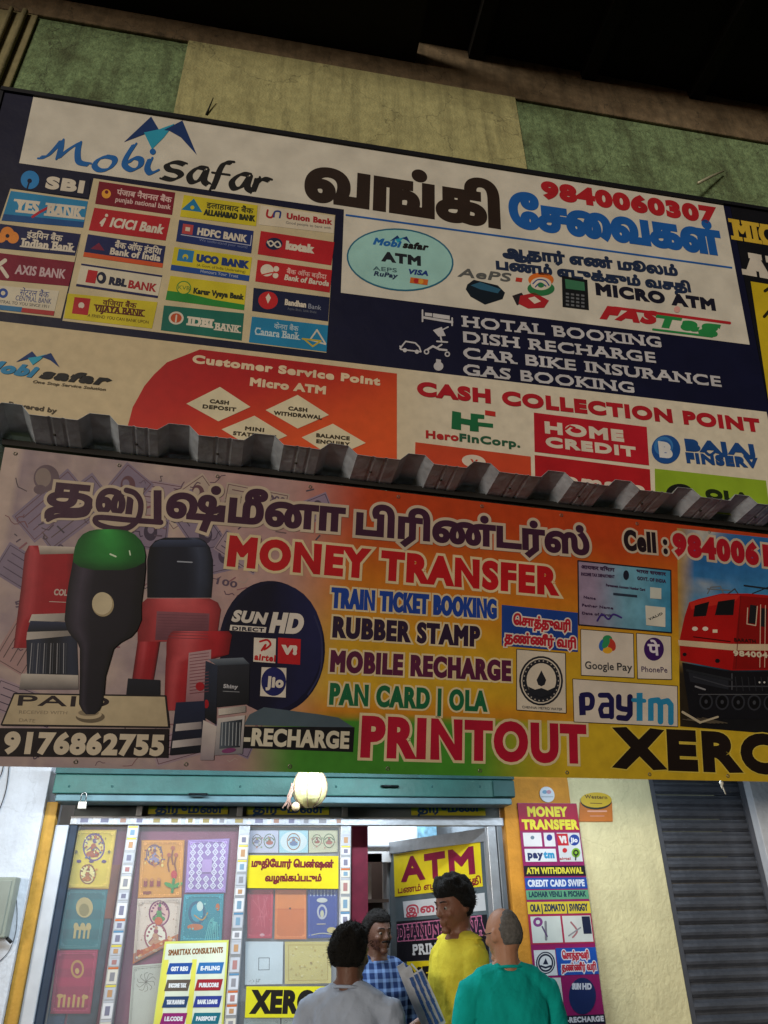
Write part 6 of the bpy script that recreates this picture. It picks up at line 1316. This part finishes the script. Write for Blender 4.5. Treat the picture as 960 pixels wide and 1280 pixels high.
# man in light grey, back to the street
(ps, h_) = stand(437, 1192, 3.75, 1.6)
person('person', ps, R(180-25), h_, '6b4a3c', 'man in a light grey T-shirt seen from behind at the left', cloth('a6b2c6'), cloth('2a2e3a'), head_rot=(R(8), 0, 0), head_turn=R(-22), arms=tarm, hair='thick', hair_c='13110f', shw=1.05, sleeve=.24)
# man in the checked shirt facing out
(ps, h_) = stand(471, 1166, 4.75, 1.6)
m = cloth('26385e')
def checked():
    m = bpy.data.materials.new('checked_cloth'); m.use_nodes = True; t = m.node_tree; N = t.nodes; L = t.links; b = N['Principled BSDF']; b.inputs['Roughness'].default_value = .9; b.inputs['Specular IOR Level'].default_value = .1
    tc = N.new('ShaderNodeTexCoord'); prev = None
    for ax in ('X', 'Z'):
        w = N.new('ShaderNodeTexWave'); w.wave_type = 'BANDS'; w.bands_direction = ax; w.inputs['Scale'].default_value = 7; w.inputs['Distortion'].default_value = .6; L.new(tc.outputs['Object'], w.inputs['Vector'])
        r = N.new('ShaderNodeMapRange'); r.inputs[1].default_value = .6; r.inputs[2].default_value = .8; L.new(w.outputs['Fac'], r.inputs[0])
        if prev is None: prev = r
        else:
            a = N.new('ShaderNodeMath'); a.operation = 'ADD'; L.new(prev.outputs[0], a.inputs[0]); L.new(r.outputs[0], a.inputs[1]); prev = a
    mx = N.new('ShaderNodeMix'); mx.data_type = 'RGBA'; c0, c1 = lin('1c2c52'), lin('6a86b4'); mx.inputs[6].default_value = (*c0, 1); mx.inputs[7].default_value = (*c1, 1)
    h = N.new('ShaderNodeMath'); h.operation = 'MULTIPLY'; h.inputs[1].default_value = .45; L.new(prev.outputs[0], h.inputs[0]); L.new(h.outputs[0], mx.inputs[0]); L.new(mx.outputs[2], b.inputs['Base Color']); return m
carm = [((-.19, 0, 1.385), (-.23, .0, 1.12), (-.16, -.18, .98), (0, -1, -.3)), ((.19, 0, 1.385), (.23, 0, 1.12), (.2, -.1, .9), (0, -.5, -1))]
person('person', ps, R(18), h_, '5a3e32', 'bearded man in a blue checked shirt standing in the doorway facing out', checked(), cloth('2a2a30'), head_rot=(R(4), 0, 0), head_turn=R(6), arms=carm, hair='thick', hair_c='120f0e', beard=True, hs=1.0, sleeve=.26, collar=True)
# folded paper in the young man's hands
pw = YW((.02, -.40, 1.17)); mb = MB(); pm = mat('b8bcc4', rough=.7, var=.2, scale=30); pb = ink('3c5a94')
PNL = vplane(0)
def leaf(mb, c, ax, up, w, h, m, bend):
    vs = []; n = 8
    for j in range(2):
        for i in range(n+1):
            s_ = -1+2*i/n; nrm = ax.cross(up).normalized(); vs.append(c+ax*w*s_+up*(h if j else -h)+nrm*bend*(s_*s_))
    mb.add(vs, [(i, i+1, n+2+i, n+1+i) for i in range(n)], m)
cN = vplane(3.98).P(533, 1250); 
ax = Vector((.42, -.1, -.9)).normalized(); up = Vector((.85, .1, .35)); up = (up-ax*up.dot(ax)).normalized()
NP = root('folded_paper', cN, 'folded printed paper held in front of the ATM door by the young man in yellow', 'paper')
for j, (o_, w, h) in enumerate(((Vector((0, 0, 0)), .12, .045), (Vector((-.04, .015, .01)), .13, .03), (Vector((-.06, .03, .02)), .135, .02))):
    mb = MB(); leaf(mb, cN+o_, ax, up, w, h, pm, .012*(j-1)); o = mb.build('paper_sheet', NP); s_ = o.modifiers.new('t', 'SOLIDIFY'); s_.thickness = .001
mb = MB(); rs = random.Random(5); nrm = ax.cross(up).normalized()
if nrm.y > 0: nrm = -nrm
for i in range(11):
    for j in range(3):
        s_ = -.85+.165*i; c = cN+ax*.12*s_+up*(-.027+.026*j)+nrm*(.0035+.012*0); a_ = rs.uniform(.005, .009); 
        mb.add([c+ax*.008+up*a_+nrm*(-.012*s_*s_*0), c-ax*.010+up*a_, c-ax*.012-up*a_, c+ax*.010-up*a_], [(0, 1, 2, 3)], pb)
mb.build('print', NP)
